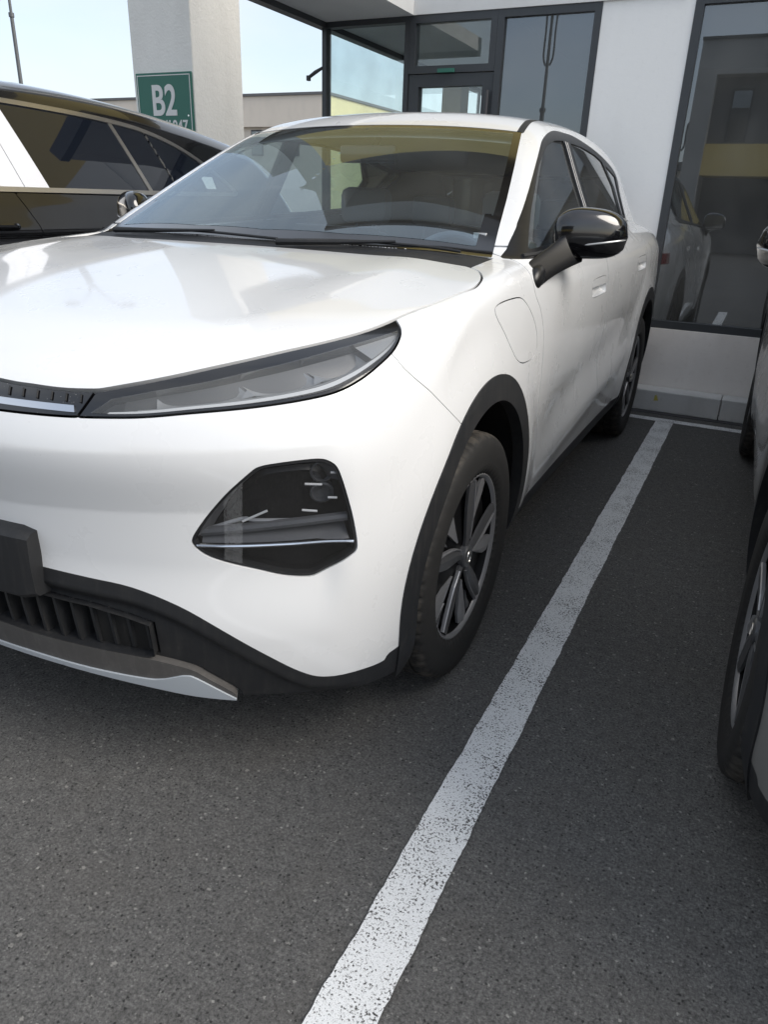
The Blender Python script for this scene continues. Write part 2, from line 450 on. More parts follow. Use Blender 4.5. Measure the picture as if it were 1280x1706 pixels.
def clip(V, T, g):
    """part of the mesh where g<0"""
    if len(T) == 0: return V, T
    g = np.where(np.abs(g) < 1e-6, 1e-6, g); ins = g < 0; c = ins[T].sum(1)
    keep = [T[c == 3]]; newV = [V]; n = len(V); cache = {}; pts = []
    def cut(i, j):
        k = (min(i, j), max(i, j))
        if k not in cache:
            t = g[i]/(g[i]-g[j]); cache[k] = n+len(pts); pts.append(V[i]+t*(V[j]-V[i]))
        return cache[k]
    extra = []
    for t in T[(c == 1) | (c == 2)]:
        s = ins[t]
        if s.sum() == 1:
            k = int(np.argmax(s)); a, b, d = t[k], t[(k+1) % 3], t[(k+2) % 3]
            extra.append((a, cut(a, b), cut(a, d)))
        else:
            k = int(np.argmin(s)); o, a, b = t[k], t[(k+1) % 3], t[(k+2) % 3]
            p, q = cut(o, a), cut(o, b)
            extra += [(p, a, b), (p, b, q)]
    if pts: newV.append(np.array(pts))
    if extra: keep.append(np.array(extra, int))
    return compact(np.concatenate(newV), np.concatenate(keep))
def poly_sd(p, poly):
    """signed distance to a closed polygon, negative inside"""
    poly = np.asarray(poly, float); out = np.full(len(p), 1e9); ins = np.zeros(len(p), bool)
    for i in range(len(poly)):
        a, b = poly[i], poly[(i+1) % len(poly)]; d = b-a; w = p-a
        t = np.clip((w@d)/max(d@d, 1e-12), 0, 1); q = w-t[:, None]*d
        out = np.minimum(out, (q*q).sum(1))
        cond = (a[1] <= p[:, 1]) != (b[1] <= p[:, 1])
        xi = a[0]+(p[:, 1]-a[1])*d[0]/(d[1] if abs(d[1]) > 1e-12 else 1e-12)
        ins ^= cond & (p[:, 0] < xi)
    return np.where(ins, -1, 1)*np.sqrt(out)
def UZ(V): return np.stack([V[:, 0]+V[:, 1], V[:, 2]], 1)
def YZ(V): return V[:, 1:3]
def XY(V): return V[:, :2]
def XZ(V): return V[:, [0, 2]]
def vnormals(V, T):
    fn = np.cross(V[T[:, 1]]-V[T[:, 0]], V[T[:, 2]]-V[T[:, 0]]); N = np.zeros_like(V)
    for k in range(3): np.add.at(N, T[:, k], fn)
    return N/np.maximum(np.linalg.norm(N, axis=1), 1e-9)[:, None]
def boundary(T):
    E = np.concatenate([T[:, [0, 1]], T[:, [1, 2]], T[:, [2, 0]]])
    S = np.sort(E, 1); key = S[:, 0]*(T.max()+1)+S[:, 1]
    u, first, cnt = np.unique(key, return_index=True, return_counts=True)
    return E[first[cnt == 1]]
FIELD = [None]
def field_normals(P, V=None, T=None, u=None):
    """normals from the body's own field where one is set: no spikes on sliver triangles"""
    if FIELD[0] is None: return vnormals(V, T)[u]
    g = grad_f(P, FIELD[0]); return g/np.maximum(np.linalg.norm(g, axis=1), 1e-6)[:, None]
def flange(V, T, depth, skip_x0=True):
    """fold the free edges inwards (separate vertices, so the fold stays crisp)"""
    if depth <= 0 or len(T) == 0: return V, T
    B = boundary(T)
    if skip_x0: B = B[~((np.abs(V[B[:, 0], 0]) < 1e-4) & (np.abs(V[B[:, 1], 0]) < 1e-4))]
    u, inv = np.unique(B.ravel(), return_inverse=True); inv = inv.reshape(B.shape); k = len(u); n = len(V)
    N = field_normals(V[u], V, T, u)
    V2 = np.concatenate([V, V[u], V[u]-N*depth])
    a, b = inv[:, 0]+n, inv[:, 1]+n; c, d = inv[:, 1]+n+k, inv[:, 0]+n+k
    T2 = np.concatenate([T, np.stack([b, a, d], 1), np.stack([b, d, c], 1)])
    return V2, T2
def mirror(V, T): return V*np.array([-1, 1, 1]), T[:, ::-1]
def whole(V, T):
    V = V.copy(); V[np.abs(V[:, 0]) < 1e-4, 0] = 0
    Vm, Tm = mirror(V, T); m = V[:, 0] == 0
    idx = np.where(m, np.arange(len(V)), -1); rest = np.where(~m)[0]; idx[rest] = len(V)+np.arange(len(rest))
    return np.concatenate([V, Vm[rest]]), np.concatenate([T, idx[Tm]])
def root(fun, make, s0, s1, n=140):
    """outermost zero of fun along make(s), s0 outside, s1 inside"""
    for _ in range(4):
        ss = np.linspace(s0, s1, 24); f = fun(np.array([make(s) for s in ss]))
        k = max(1, int(np.argmax(f < 0)))
        if f[k] >= 0: return np.array(make(s1))
        s0, s1 = ss[k-1], ss[k]
    return np.array(make(s1))
def on_corner(u, z, off=0.):
    p = root(body_f, lambda s: (s, u-s, z), 1.3, .0)
    g = grad_f(p[None], body_f)[0]; return p+off*g/np.linalg.norm(g)
def on_side(y, z, off=0., fun=None):
    p = root(fun or body_f, lambda s: (s, y, z), 1.3, .2)
    g = grad_f(p[None], fun or body_f)[0]; return p+off*g/np.linalg.norm(g)
def on_top(x, y, off=0., z1=.5):
    p = root(body_f, lambda s: (x, y, s), 1.9, z1)
    g = grad_f(p[None], body_f)[0]; return p+off*g/np.linalg.norm(g)
def strip_mesh(rows):
    """quad grid from equally long rows of points"""
    n = len(rows[0]); V = np.concatenate([np.array(r) for r in rows]); F = []
    for i in range(len(rows)-1):
        for k in range(n-1): F.append((i*n+k, i*n+k+1, (i+1)*n+k+1, (i+1)*n+k))
    return V, np.array(F)

# ------------------------------------------------------------------ the white crossover, drawn in car space:
# origin on the ground under the front axle, x to the car's left, y to its tail, a=|x|, u=a+y
HEADLIGHT = [(-.34, .916), (-.23, .933), (-.1, .95), (.011, .966), (.127, .981), (.242, .996), (.355, 1.01), (.484, 1.027), (.482, 1.011), (.440, .985), (.376, .961), (.316, .941), (.242, .923), (.152, .912), (.017, .901), (-.144, .890), (-.278, .879), (-.429, .872)]
BAR_TOP = [(-.91, .907), (-.75, .908), (-.626, .909), (-.49, .911), (-.376, .915), (-.34, .916)]
BAR_LOW = [(-.429, .872), (-.502, .870), (-.628, .868), (-.75, .867), (-.91, .866)]
FOG = [(-.165, .625), (-.166, .639), (-.15, .661), (-.119, .694), (-.068, .743), (-.009, .785), (.016, .796), (.057, .801), (.125, .805), (.177, .805), (.203, .799), (.224, .786), (.24, .759), (.261, .712), (.279, .664), (.292, .614), (.289, .596), (.266, .584), (.22, .566), (.172, .549), (.139, .547), (.075, .554), (.005, .569), (-.082, .587), (-.136, .604)]
LOW = [(-1.0, .545), (-.75, .543), (-.596, .538), (-.457, .531), (-.34, .521), (-.22, .489), (-.114, .441), (.012, .373), (.12, .315), (.197, .289), (.32, .281), (.413, .279), (.47, .300), (.9, .31)]
SPLIT_TOP = [(-1.0, .377), (-.75, .373), (-.642, .368), (-.485, .363), (-.328, .354), (-.208, .334), (-.157, .31), (-.081, .266), (-.069, .246)]
LIP_TOP = [(-1.0, .314), (-.768, .312), (-.637, .311), (-.483, .303), (-.335, .296), (-.287, .298), (-.245, .308), (-.215, .314), (-.18, .306), (-.069, .246)]
LIP_BOT = [(-.069, .243), (-.19, .254), (-.308, .270), (-.456, .286), (-.609, .297), (-.772, .3), (-1.0, .302)]
GRILLE = [(-1.0, .475), (-.726, .473), (-.613, .474), (-.473, .467), (-.372, .453), (-.306, .438), (-.298, .359), (-.328, .356), (-.485, .365), (-.642, .371), (-.75, .376), (-1.0, .379)]
HOOD = [(-.02, -.838), (.205, -.831), (.279, -.824), (.346, -.813), (.406, -.796), (.438, -.782), (.505, -.742), (.566, -.695), (.63, -.632), (.682, -.567), (.733, -.494), (.775, -.42), (.800, -.355), (.816, -.29), (.839, -.201), (.854, -.095), (.864, -.009), (.857, .058), (.84, .119), (.804, .185), (.76, .215), (.5, .212), (.25, .206), (-.02, .204)]
BUMPER_SEAM = [(-.43, 1.1), (-.425, .979), (-.408, .938), (-.348, .889), (-.269, .829), (-.2, .78)]
FLAP = [(.049, 1.021), (.104, 1.031), (.236, 1.031), (.300, 1.020), (.367, .984), (.425, .932), (.445, .880), (.414, .845), (.293, .848), (.218, .868), (.17, .902), (.115, .954), (.061, .998)]
DOOR_SEAM = [(.43, 1.135), (.417, 1.105), (.424, 1.03), (.480, .975), (.517, .913), (.528, .847), (.53, .7), (.52, .5), (.51, .2)]
DLO = [(.452, 1.116), (.462, 1.140), (.747, 1.284), (1.049, 1.432), (1.213, 1.498), (1.402, 1.535), (1.583, 1.542), (1.787, 1.540), (2.304, 1.496), (2.70, 1.432), (2.60, 1.33), (2.50, 1.225), (2.47, 1.196), (2.32, 1.185), (1.6, 1.160), (.9, 1.128)]
DOOR2 = [(1.54, 1.18), (1.54, .95), (1.52, .6), (1.50, .2)]
QUARTER = [(2.58, 1.24), (2.60, 1.0), (2.47, .84), (2.33, .70), (2.27, .5), (2.25, .2)]
def recess(VT, d):
    """patch pushed back along d, with walls up to its rim"""
    V, T = VT; B = boundary(T); n = len(V)
    W = np.concatenate([V+d, V+d, V+d*.06]); 
    return W, np.concatenate([T, np.stack([B[:, 1]+n, B[:, 0]+n, B[:, 0]+2*n], 1), np.stack([B[:, 1]+n, B[:, 0]+2*n, B[:, 1]+2*n], 1)])
def dark_ring(V, T, fun2d, poly, width):
    g = poly_sd(fun2d(V), poly)
    return clip(V, T, -(g+width)), clip(V, T, g+width)      # ring, inside
def ws_base(a): return .282+.27*a*a-.14*a**4
def ws_top(a): return 1.098+.055*(a/.6)**2
def roof_edge(y): return np.interp(y, [1.0, 1.16, 1.31, 1.5, 1.8, 2.3, 3.0, 3.4], [.590, .572, .552, .542, .540, .535, .50, .45])

def offset_patch(V, T, d):
    return V-field_normals(V, V, T, slice(None))*d, T
WHEEL_Z, ARCH_Z = .350, .38
def ell(V, yc, a, b): 
    return (np.sqrt(((V[:, 1]-yc)/a)**2+((V[:, 2]-ARCH_Z)/b)**2)-1)*min(a, b)

def build_suv():
    car = empty('crossover_car'); FIELD[0] = body_f
    V, Q = surface_nets(body_f, (-.03, -.98, .14), (1.0, 3.78, 1.68), .02)
    T = tri(Q); V = project(V, body_f, 3)
    V, T = subdiv(V, T, body_f, 2)
    V, T = clip(V, T, -V[:, 0])                       # left half; the right is its mirror image
    V[np.abs(V[:, 0]) < 2e-4, 0] = 0
    coarse = (V.copy(), T.copy())
    def both(name, VT, m, parent=car, fl=.014, smooth=True):
        V, T = VT
        if len(T) == 0: return None
        V, T = flange(V, T, fl)
        a = np_mesh(name, V, T, m, parent, smooth); b = np_mesh(name, *mirror(V, T), m, parent, smooth)
        return a, b
    def centre(name, VT, m, parent=car, fl=.014, smooth=True):
        V, T = whole(*VT)
        if len(T) == 0: return None
        V, T = flange(V, T, fl)
        return np_mesh(name, V, T, m, parent, smooth)
    def cut(fun):
        nonlocal V, T
        g = fun(V); a = clip(V, T, g[0] if isinstance(g, tuple) else g)
        V, T = clip(V, T, -g)
        return a
    GAP = .0022
    def gap_cut(fun, w=GAP):
        nonlocal V, T
        g = fun(V); a = clip(V, T, g+w); V, T = clip(V, T, -g+w); return a
    mx = lambda *a: np.maximum.reduce(a)
    # underside
    under = cut(lambda V: V[:, 2]-.186); under = clip(*under, -.36-under[0][:, 1])
    # glasshouse
    ws = cut(lambda V: mx(ws_base(V[:, 0])-V[:, 1], V[:, 1]-ws_top(V[:, 0]), V[:, 0]-np.interp(V[:, 1], [.3, .37, .53, .70, .90, 1.16], [.790, .775, .738, .702, .655, .589]), 1.03-V[:, 2]))
    dlo_c = crom(DLO, 5, True)
    dlo = cut(lambda V: mx(poly_sd(YZ(V), dlo_c), .5-V[:, 0]))
    ditch = cut(lambda V: mx(np.abs(V[:, 0]-roof_edge(V[:, 1])-.013)-.013, ws_top(V[:, 0])-.012-V[:, 1], 1.3-V[:, 2], V[:, 1]-3.2))
    rear_glass = cut(lambda V: mx(V[:, 0]-.60+.25*(V[:, 2]-1.1), 1.12-V[:, 2], V[:, 2]-1.46, 3.2-V[:, 1]))
    roof = cut(lambda V: mx(V[:, 0]-roof_edge(V[:, 1])-.013, ws_top(V[:, 0])-.02-V[:, 1], 1.3-V[:, 2], V[:, 1]-3.25))
    # bonnet and lamps
    hood_c = np.concatenate([crom(HOOD[:-3], 4), np.array(HOOD[-2:])])
    hood = gap_cut(lambda V: mx(poly_sd(XY(V), hood_c), .85-V[:, 2]), .0030)
    cowl = cut(lambda V: mx(.17-V[:, 1], V[:, 1]-ws_base(V[:, 0]), V[:, 0]-.777, 1.03-V[:, 2]))
    hl_c = np.concatenate([crom(HEADLIGHT[:8], 4), crom(HEADLIGHT[7:], 4)[1:]])
    hl_x = np.concatenate([crom([(u, z+.03) for u, z in HEADLIGHT[:8]], 4), crom(HEADLIGHT[7:], 4)[1:]])
    head = gap_cut(lambda V: mx(poly_sd(UZ(V), hl_x), V[:, 1], V[:, 0]+V[:, 1]-.492))
    bar_c = np.concatenate([crom(BAR_TOP, 4), crom(BAR_LOW, 4)])
    bar_x = np.concatenate([crom([(u, z+.03) for u, z in BAR_TOP], 4), crom(BAR_LOW, 4)])
    bar = gap_cut(lambda V: mx(poly_sd(UZ(V), bar_x), V[:, 1]))
    # wheel arches
    for yc in (0., 2.75):
        cut(lambda V: mx(ell(V, yc, .378, .416), .45-V[:, 0], V[:, 2]-1.0))          # opening, dropped
        c = cut(lambda V: mx(ell(V, yc, .436, .484), .55-V[:, 0], V[:, 2]-1.0, (-.50 if yc == 0 else 0)-V[:, 1]))
        Vc, Tc = c; Vc = Vc+vnormals(Vc, Tc)*.004
        both('wheel_arch_trim', (Vc, Tc), 'black_plastic', fl=.035)
    # black lower edge: bumper, sill, tail
    low_c = np.concatenate([crom(LOW, 4), [(2, .3), (2, -1), (-2, -1), (-2, .54)]])
    low = cut(lambda V: mx(poly_sd(UZ(V), low_c), V[:, 1]+.2))
    sill = cut(lambda V: mx(V[:, 2]-.330-.012*np.sin((V[:, 1]-.4)*1.6), .2-V[:, 1], V[:, 1]-2.6))
    tail = cut(lambda V: mx(V[:, 2]-.46, 2.9-V[:, 1]))
    # seams
    bs_c = np.concatenate([[(-2, 0), (-2, 1.1)], crom(BUMPER_SEAM, 5), [(-.2, 0)]])
    bumper = gap_cut(lambda V: mx(poly_sd(YZ(V), bs_c), V[:, 2]-1.08), .0010)
    ds_c = np.concatenate([crom(DOOR_SEAM, 5), [(-2, .2), (-2, 1.135)]])
    fend = gap_cut(lambda V: mx(poly_sd(YZ(V), ds_c), V[:, 2]-1.13), .0015)
    fV, fT = fend; fl_c = crom(FLAP, 4, True); g = poly_sd(YZ(fV), fl_c)
    flap = clip(fV, fT, g+.0016); fend = clip(fV, fT, -g+.0016)
    d2_c = np.concatenate([crom(DOOR2, 4), [(-2, .2), (-2, 1.18)]])
    belt = lambda y: 1.125+.062*sstep_lin(y, .4, 2.4)
    door1 = gap_cut(lambda V: mx(poly_sd(YZ(V), d2_c), V[:, 2]-belt(V[:, 1])-.02, .3-V[:, 0]))
    q_c = np.concatenate([crom(QUARTER, 4), [(-2, .2), (-2, 1.24)]])
    door2 = gap_cut(lambda V: mx(poly_sd(YZ(V), q_c), V[:, 2]-belt(V[:, 1])-.02, .3-V[:, 0]))
    hatch = gap_cut(lambda V: mx(V[:, 0]-.60, 3.35-V[:, 1], .62-V[:, 2]))
    tl = cut(lambda V: mx(np.abs(V[:, 2]-.96)-.035, 3.32-V[:, 1]))
    # ---- painted panels
    bo_ = centre('bonnet', hood, 'white_paint', fl=.02)
    for s in (1, -1):                                   # black tube down in the shut line, painting in the gap's shade
        P = [on_top(x, y, -.012, .5)*np.array([s, 1, 1]) for x, y in crom(HOOD[9:-4], 3)]
        MB().tube(P, .0065, 6).build('bonnet_gap_shade', 'liner_black', bo_, True)
    centre('roof_panel', roof, 'white_paint', fl=.004)
    both('roof_ditch_trim', ditch, 'black_plastic', fl=.006)
    both('front_wing', fend, 'white_paint', fl=.02)
    both('charging_flap', flap, 'white_paint', fl=.01)
    for nm, dr, hy, hz in (('front_door', door1, 1.37, .975), ('rear_door', door2, 2.41, 1.012)):
        dV, dT = dr
        poly = crom([(hy-.125, hz+.026), (hy+.10, hz+.034), (hy+.125, hz+.02), (hy+.125, hz-.026), (hy+.10, hz-.034), (hy-.11, hz-.036), (hy-.13, hz-.02)], 3, True)
        sel = poly_sd(YZ(dV), poly)
        hd = clip(dV, dT, sel+.001); dr = clip(dV, dT, -sel+.001)
        hd = subdiv(*subdiv(*hd))
        hV, hT = hd; depth = .030*sstep(hz+.002, hz-.006, hV[:, 2])*sstep(.000, .010, -poly_sd(YZ(hV), poly))*sstep(-.040, .0, hV[:, 2]-hz)**.5
        hV = hV-vnormals(hV, hT)*depth[:, None]
        for s, o in zip((1, -1), both(nm, dr, 'white_paint', fl=.02)):
            hv, ht = flange(hV, hT, .008)
            if s < 0: hv, ht = mirror(hv, ht)
            np_mesh('door_handle', hv, ht, 'white_paint', o)
    both('rear_quarter_panel', clip(V, T, -(V[:, 1]-1.9)), 'white_paint', fl=.01)
    V2, T2 = clip(V, T, V[:, 1]-1.9)
    both('windscreen_pillar', (V2, T2), 'white_paint', fl=.012)
    centre('tailgate', hatch, 'white_paint', fl=.01)
    both('tail_lamp', tl, M['tail_red'], fl=.01)
    centre('rear_window', rear_glass, 'dark_glass', fl=.0)
    # ---- front bumper with the lamp pocket
    bV, bT = subdiv(*bumper, body_f, 2)
    fog_c = crom(FOG, 4, True)
    gfun = lambda V: np.maximum(poly_sd(UZ(V), fog_c), V[:, 1])
    g = gfun(bV)
    fog = clip(bV, bT, g); fog = clip(*fog, gfun(fog[0])+.001); bum = clip(bV, bT, -g+.001)
    centre('front_bumper', bum, 'white_paint', fl=.02)
    ring, lens = dark_ring(*fog, UZ, fog_c, .006)
    q = UZ(lens[0]); uu, zz = q[:, 0]-.08, q[:, 1]-.68; A_ = np.stack([uu*0+1, uu, zz, uu*uu, uu*zz, zz*zz], 1)
    xx = A_ @ np.linalg.lstsq(A_, lens[0][:, 0], rcond=None)[0]      # the cover glass itself is one even, gently curved sheet
    lens = (np.stack([xx, q[:, 0]-xx, q[:, 1]], 1), lens[1])
    for s in (1, -1):
        fl_o = np_mesh('fog_lamp', *flange(*(lens if s > 0 else mirror(*lens)), .0), 'smoked_lens', car)
        rv, rt2 = flange(*offset_patch(*ring, .003), .02)
        if s < 0: rv, rt2 = mirror(rv, rt2)
        np_mesh('seal', rv, rt2, 'black_plastic', fl_o)
        cv, ct = recess(fog, np.array([-.50, .86, .02])*.05)
        if s < 0: cv, ct = mirror(cv, ct)
        np_mesh('housing', cv, ct, 'lamp_black', fl_o)
        def bar_on(name, pts, r, m, off, s=s, fl_o=fl_o):
            P = crom([on_corner(u, z, off) for u, z in pts], 4)
            P[:, 0] *= s
            return MB().tube(P, r, 8).build(name, m, fl_o, True)
        bar_on('chrome_strip', [(-.157, .623), (-.05, .622), (.10, .622), (.20, .621), (.282, .618)], .0042, 'chrome', -.004)
        ci = np.array([.08, .68]); edge = crom(FOG[1:13], 4)
        for nm_, k0, k1, o0, o1, m_ in (('upper_facet', .955, .82, -.008, -.036, 'lamp_dark'), ('inner_step', .80, .72, -.036, -.030, 'trim_black')):
            rw = [[on_corner(*(ci+(e-ci)*k_), o_)*np.array([s, 1, 1]) for e in edge] for k_, o_ in ((k0, o0), (k1, o1))]
            fv, ff = strip_mesh(rw); np_mesh(nm_, fv, ff if s > 0 else ff[:, ::-1], m_, fl_o)
        us_ = np.linspace(-.145, .272, 14)
        rw = [[on_corner(u_, .626-.004*(u_ > .2), -.010)*np.array([s, 1, 1]) for u_ in us_], [on_corner(u_, .652, -.040)*np.array([s, 1, 1]) for u_ in us_]]
        fv, ff = strip_mesh(rw); np_mesh('lamp_shelf', fv, ff if s > 0 else ff[:, ::-1], 'lamp_dark', fl_o)
        bar_on('lower_ledge', [(-.15, .645), (-.05, .652), (.10, .660), (.27, .668)], .010, 'lamp_dark', -.022)
        for pts in ([(.139, .748), (.186, .744)], [(.210, .771), (.232, .770)], [(.203, .714), (.229, .714)], [(.133, .691), (.177, .686)], [(-.033, .672), (.036, .694)]):
            bar_on('light_bar', pts, .0025, 'light_guide', -.012)
        bar_on('facet_ridge', [(-.12, .652), (-.033, .672), (.0, .668), (.12, .664)], .004, 'lamp_grey', -.025)
        for (u, z, r) in ((.19, .765, .024), (.19, .715, .024)):
            p = on_corner(u, z, -.048); p2 = on_corner(u, z, -.018); d = Vector(p2-p)
            mtx = Matrix.Translation(Vector(p)) @ d.to_track_quat('Z', 'Y').to_matrix().to_4x4()
            b = MB(); b.lathe([(0, r), (.02, r), (.022, r*.85), (.010, r*.75), (.004, .001)], 24, 'z')
            b.v = [tuple(mtx @ Vector(q)) for q in b.v]
            if s < 0: b.v = [(-q[0], q[1], q[2]) for q in b.v]
            b.build('projector', 'lamp_dark', fl_o, True)
    # ---- headlights
    hV, hT = subdiv(*head, body_f, 2)
    hl_r = np.concatenate([crom([(u, z-.005) for u, z in HEADLIGHT[:7]]+[(.478, 1.020)], 4), crom(HEADLIGHT[7:], 4)[1:]])
    ring, lens = dark_ring(hV, hT, UZ, hl_r, .0062)
    def on_hl(t, w, off):
        """t along the lamp from the centre of the car outwards, w 0 lower .. 1 upper edge"""
        top = crom(HEADLIGHT[:8], 8); bot = crom(HEADLIGHT[8:][::-1], 8)
        a = np.array([np.interp(t, np.linspace(0, 1, len(top)), top[:, k]) for k in (0, 1)])
        b = np.array([np.interp(t, np.linspace(0, 1, len(bot)), bot[:, k]) for k in (0, 1)])
        q = b+(a-b)*w; return on_corner(q[0], q[1], off)
    grid_t = np.linspace(.02, .985, 40)
    def hl_strip(w0, w1, o0, o1, t0=.03, t1=.97, n=36):
        ts = np.linspace(t0, t1, n)
        return strip_mesh([[on_hl(t, w0, o0) for t in ts], [on_hl(t, (w0+w1)/2, (o0+o1)/2) for t in ts], [on_hl(t, w1, o1) for t in ts]])
    strips = [('light_guide', hl_strip(.17, .27, -.010, -.012, .05, .97), 'light_guide'), ('lower_reflector', hl_strip(.03, .15, -.008, -.022, .03, .97), 'lamp_grey'),
              ('light_guide', hl_strip(.30, .36, -.016, -.020, .10, .93), 'lamp_grey'), ('upper_reflector', hl_strip(.38, .88, -.040, -.020, .06, .90), 'lamp_dark')]
    wing = strip_mesh([[on_hl(t, w, -.010) for t in np.linspace(.80, .965, 10)] for w in np.linspace(.28, .80, 4)])
    bowls = []
    for c0, c1 in ((.14, .36), (.37, .58), (.59, .80)):
        rows = []
        for j in range(7):
            rows.append([on_hl(c0+(c1-c0)*i/16, .40+.46*j/6, -.026-.022*math.sin(math.pi*i/16)*math.sin(math.pi*j/6)) for i in range(17)])
        bowls.append(strip_mesh(rows))
    for s in (1, -1):
        o = np_mesh('headlight', *(lens if s > 0 else mirror(*lens)), 'lamp_lens', car)
        def sub(name, VF, m, smooth=True):
            Vv, Ff = VF; Vv = np.asarray(Vv).copy()
            if s < 0: Vv[:, 0] *= -1; Ff = np.asarray(Ff)[:, ::-1]
            return np_mesh(name, Vv, Ff, m, o, smooth)
        sub('bezel', flange(*offset_patch(*ring, .0015), .02), 'gloss_black')
        sub('housing', flange(*offset_patch(hV, hT, .052), -.05), 'lamp_dark')
        for nm, VF, m in strips: sub(nm, VF, m)
        sub('side_reflector', wing, 'lamp_grey')
        for b in bowls: sub('reflector_bowl', b, 'lamp_grey')
        for t in (.365, .585):
            a, b2, c = on_hl(t-.035, .40, -.024), on_hl(t, .58, -.018), on_hl(t+.035, .40, -.024); d = on_hl(t, .38, -.016)
            sub('divider', (np.array([a, b2, c, d]), np.array([(0, 1, 3), (1, 2, 3)])), 'lamp_grey', False)
    # ---- centre bar between the lamps
    bo = centre('front_light_bar', subdiv(*bar), 'dusty_gloss_black', fl=.02)
    us = np.linspace(-.888, -.432, 26)
    for s in (1, -1):
        rows = [[on_corner(u-(.006 if z > .88 else 0)*0, z, .0035)*np.array([s, 1, 1]) for u in us] for z in (.8785, .884, .8895)]
        Vv, Ff = strip_mesh(rows)
        Vf, Tf = tri_flange(Vv, Ff, s)
        np_mesh('chrome_strip', Vf, Tf, 'chrome', bo)
        for u in np.arange(-.86, -.40, .037):
            a, b2 = on_corner(u, .895, .0025), on_corner(u+.004, .908, .0025); a[0] *= s; b2[0] *= s
            MB().tube([a, b2], .0018, 6).build('bar_rib', 'black_plastic', bo, True)
    # ---- lower bumper: grille mouth, fins, splitter, lip
    lV, lT = subdiv(*low, body_f, 2)
    st_c = np.concatenate([crom(SPLIT_TOP, 4), [(-.069, -.5), (-2, -.5)]])
    g = np.maximum(poly_sd(UZ(lV), st_c), lV[:, 1]+.55)
    split = clip(lV, lT, g+.001); lV, lT = clip(lV, lT, -g+.001)
    lt_c = np.concatenate([crom(LIP_TOP, 4), [(-.069, -.5), (-2, -.5)]])
    g = poly_sd(UZ(split[0]), lt_c); lip = clip(*split, g); spl2 = clip(*split, -g)
    lb_c = np.concatenate([[(-2, .302)], crom(LIP_BOT[::-1], 4), [(.03, .242), (.181, .236), (.326, .227), (.42, .218), (.6, .20), (.6, -1), (-2, -1)]])
    lip = clip(*lip, -poly_sd(UZ(lip[0]), lb_c)); 
    lV2 = lip[0].copy(); lV2 += vnormals(*lip)*.004
    gr_c = np.array(GRILLE)
    g = poly_sd(UZ(lV), gr_c); mouth = clip(lV, lT, g); lV, lT = clip(lV, lT, -g)
    g = poly_sd(UZ(lV), lb_c); lV, lT = clip(lV, lT, -g)
    # a crease: the black face tucks in under a narrow upper band
    dep = .018*sstep(.030, .060, poly_sd(UZ(lV), np.concatenate([low_c[:len(crom(LOW, 4))], [(2, 2), (-2, 2)]])))*sstep(.36, .20, UZ(lV)[:, 0])
    lV = lV+np.stack([0*dep, dep, 0*dep], 1)
    lo = centre('lower_bumper', (lV, lT), 'black_plastic', fl=.03)
    centre('splitter', spl2, 'splitter_grey', fl=.02); centre('splitter_lip', (lV2, lip[1]), 'lip_paint', fl=.03)
    md = .075-.052*sstep(-.50, -.47, UZ(mouth[0])[:, 0])
    mo = centre('grille', (mouth[0]-field_normals(mouth[0])*md[:, None], mouth[1]), 'liner_black', fl=0)
    gb = boundary(mouth[1]); gb = gb[~((mouth[0][gb[:, 0], 0] < 1e-4) & (mouth[0][gb[:, 1], 0] < 1e-4))]; gn = field_normals(mouth[0])*md[:, None]
    gv = np.concatenate([mouth[0], mouth[0]-gn]); gf = np.concatenate([np.stack([gb[:, 1], gb[:, 0], gb[:, 0]+len(mouth[0])], 1), np.stack([gb[:, 1], gb[:, 0]+len(mouth[0]), gb[:, 1]+len(mouth[0])], 1)])
    for s in (1, -1): np_mesh('grille_surround', gv*np.array([s, 1, 1]), gf if s > 0 else gf[:, ::-1], 'black_plastic', mo)
    for s in (1, -1):
        for k, u in enumerate(np.arange(-.885, -.32, .0505)):
            dd = .070 if u < -.5 else .030
            rows = []
            for z in np.linspace(.472 if u < -.45 else .472-(u+.45)*.22, .366, 6):
                du = (.472-z)*.13
                f = on_corner(u+du, z, -.012 if u < -.5 else -.017); b = f+np.array([0, dd, 0])
                rows.append([f+np.array([-.004, 0, 0]), f+np.array([.004, 0, 0]), b+np.array([.004, 0, 0]), b+np.array([-.004, 0, 0]), f+np.array([-.004, 0, 0])])
            Vv, Ff = strip_mesh(rows); Vv = Vv*np.array([s, 1, 1])
            np_mesh('grille_fin', Vv, Ff if s > 0 else Ff[:, ::-1], 'black_plastic', mo, False)
    # ---- plate bracket
    hw = .272; x = np.linspace(-hw, hw, 19)
    top, bot = .628, .470
    prof = [(top-.030, -.852), (top-.004, -.860), (top, -.875), (top-.004, -.900), (top-.014, -.912), (.55, -.914), (bot+.01, -.912), (bot, -.902), (bot, -.85)]
    rows = []
    for xx in x:
        e = min(1, (hw-abs(xx))/.012) if abs(xx) > hw-.012 else 1
        rows.append([(xx, y+.018*(xx/hw)**2+(1-e)*.010, z-(1-e)*.006*np.sign(z-.55)) for z, y in prof])
    Vv, Ff = strip_mesh(rows)
    b = MB().add(Vv, Ff); n = len(prof)
    b.f.append(tuple(range(n))); b.f.append(tuple(range(len(Vv)-n, len(Vv))))
    br = b.build('plate_bracket', 'black_plastic', car, True)
    for xx in (-.11, .11):
        MB().lathe([(-.9165, .001), (-.9165, .010), (-.912, .012)], 14, 'y', (xx, 0, .565)).build('fixing_screw', 'gloss_black', br, True)
    # ---- dark lower trims, underside
    both('sill_trim', sill, 'black_plastic', fl=.03)
    centre('rear_lower_bumper', tail, 'black_plastic', fl=.03)
    centre('underbody', under, 'liner_black', fl=0)
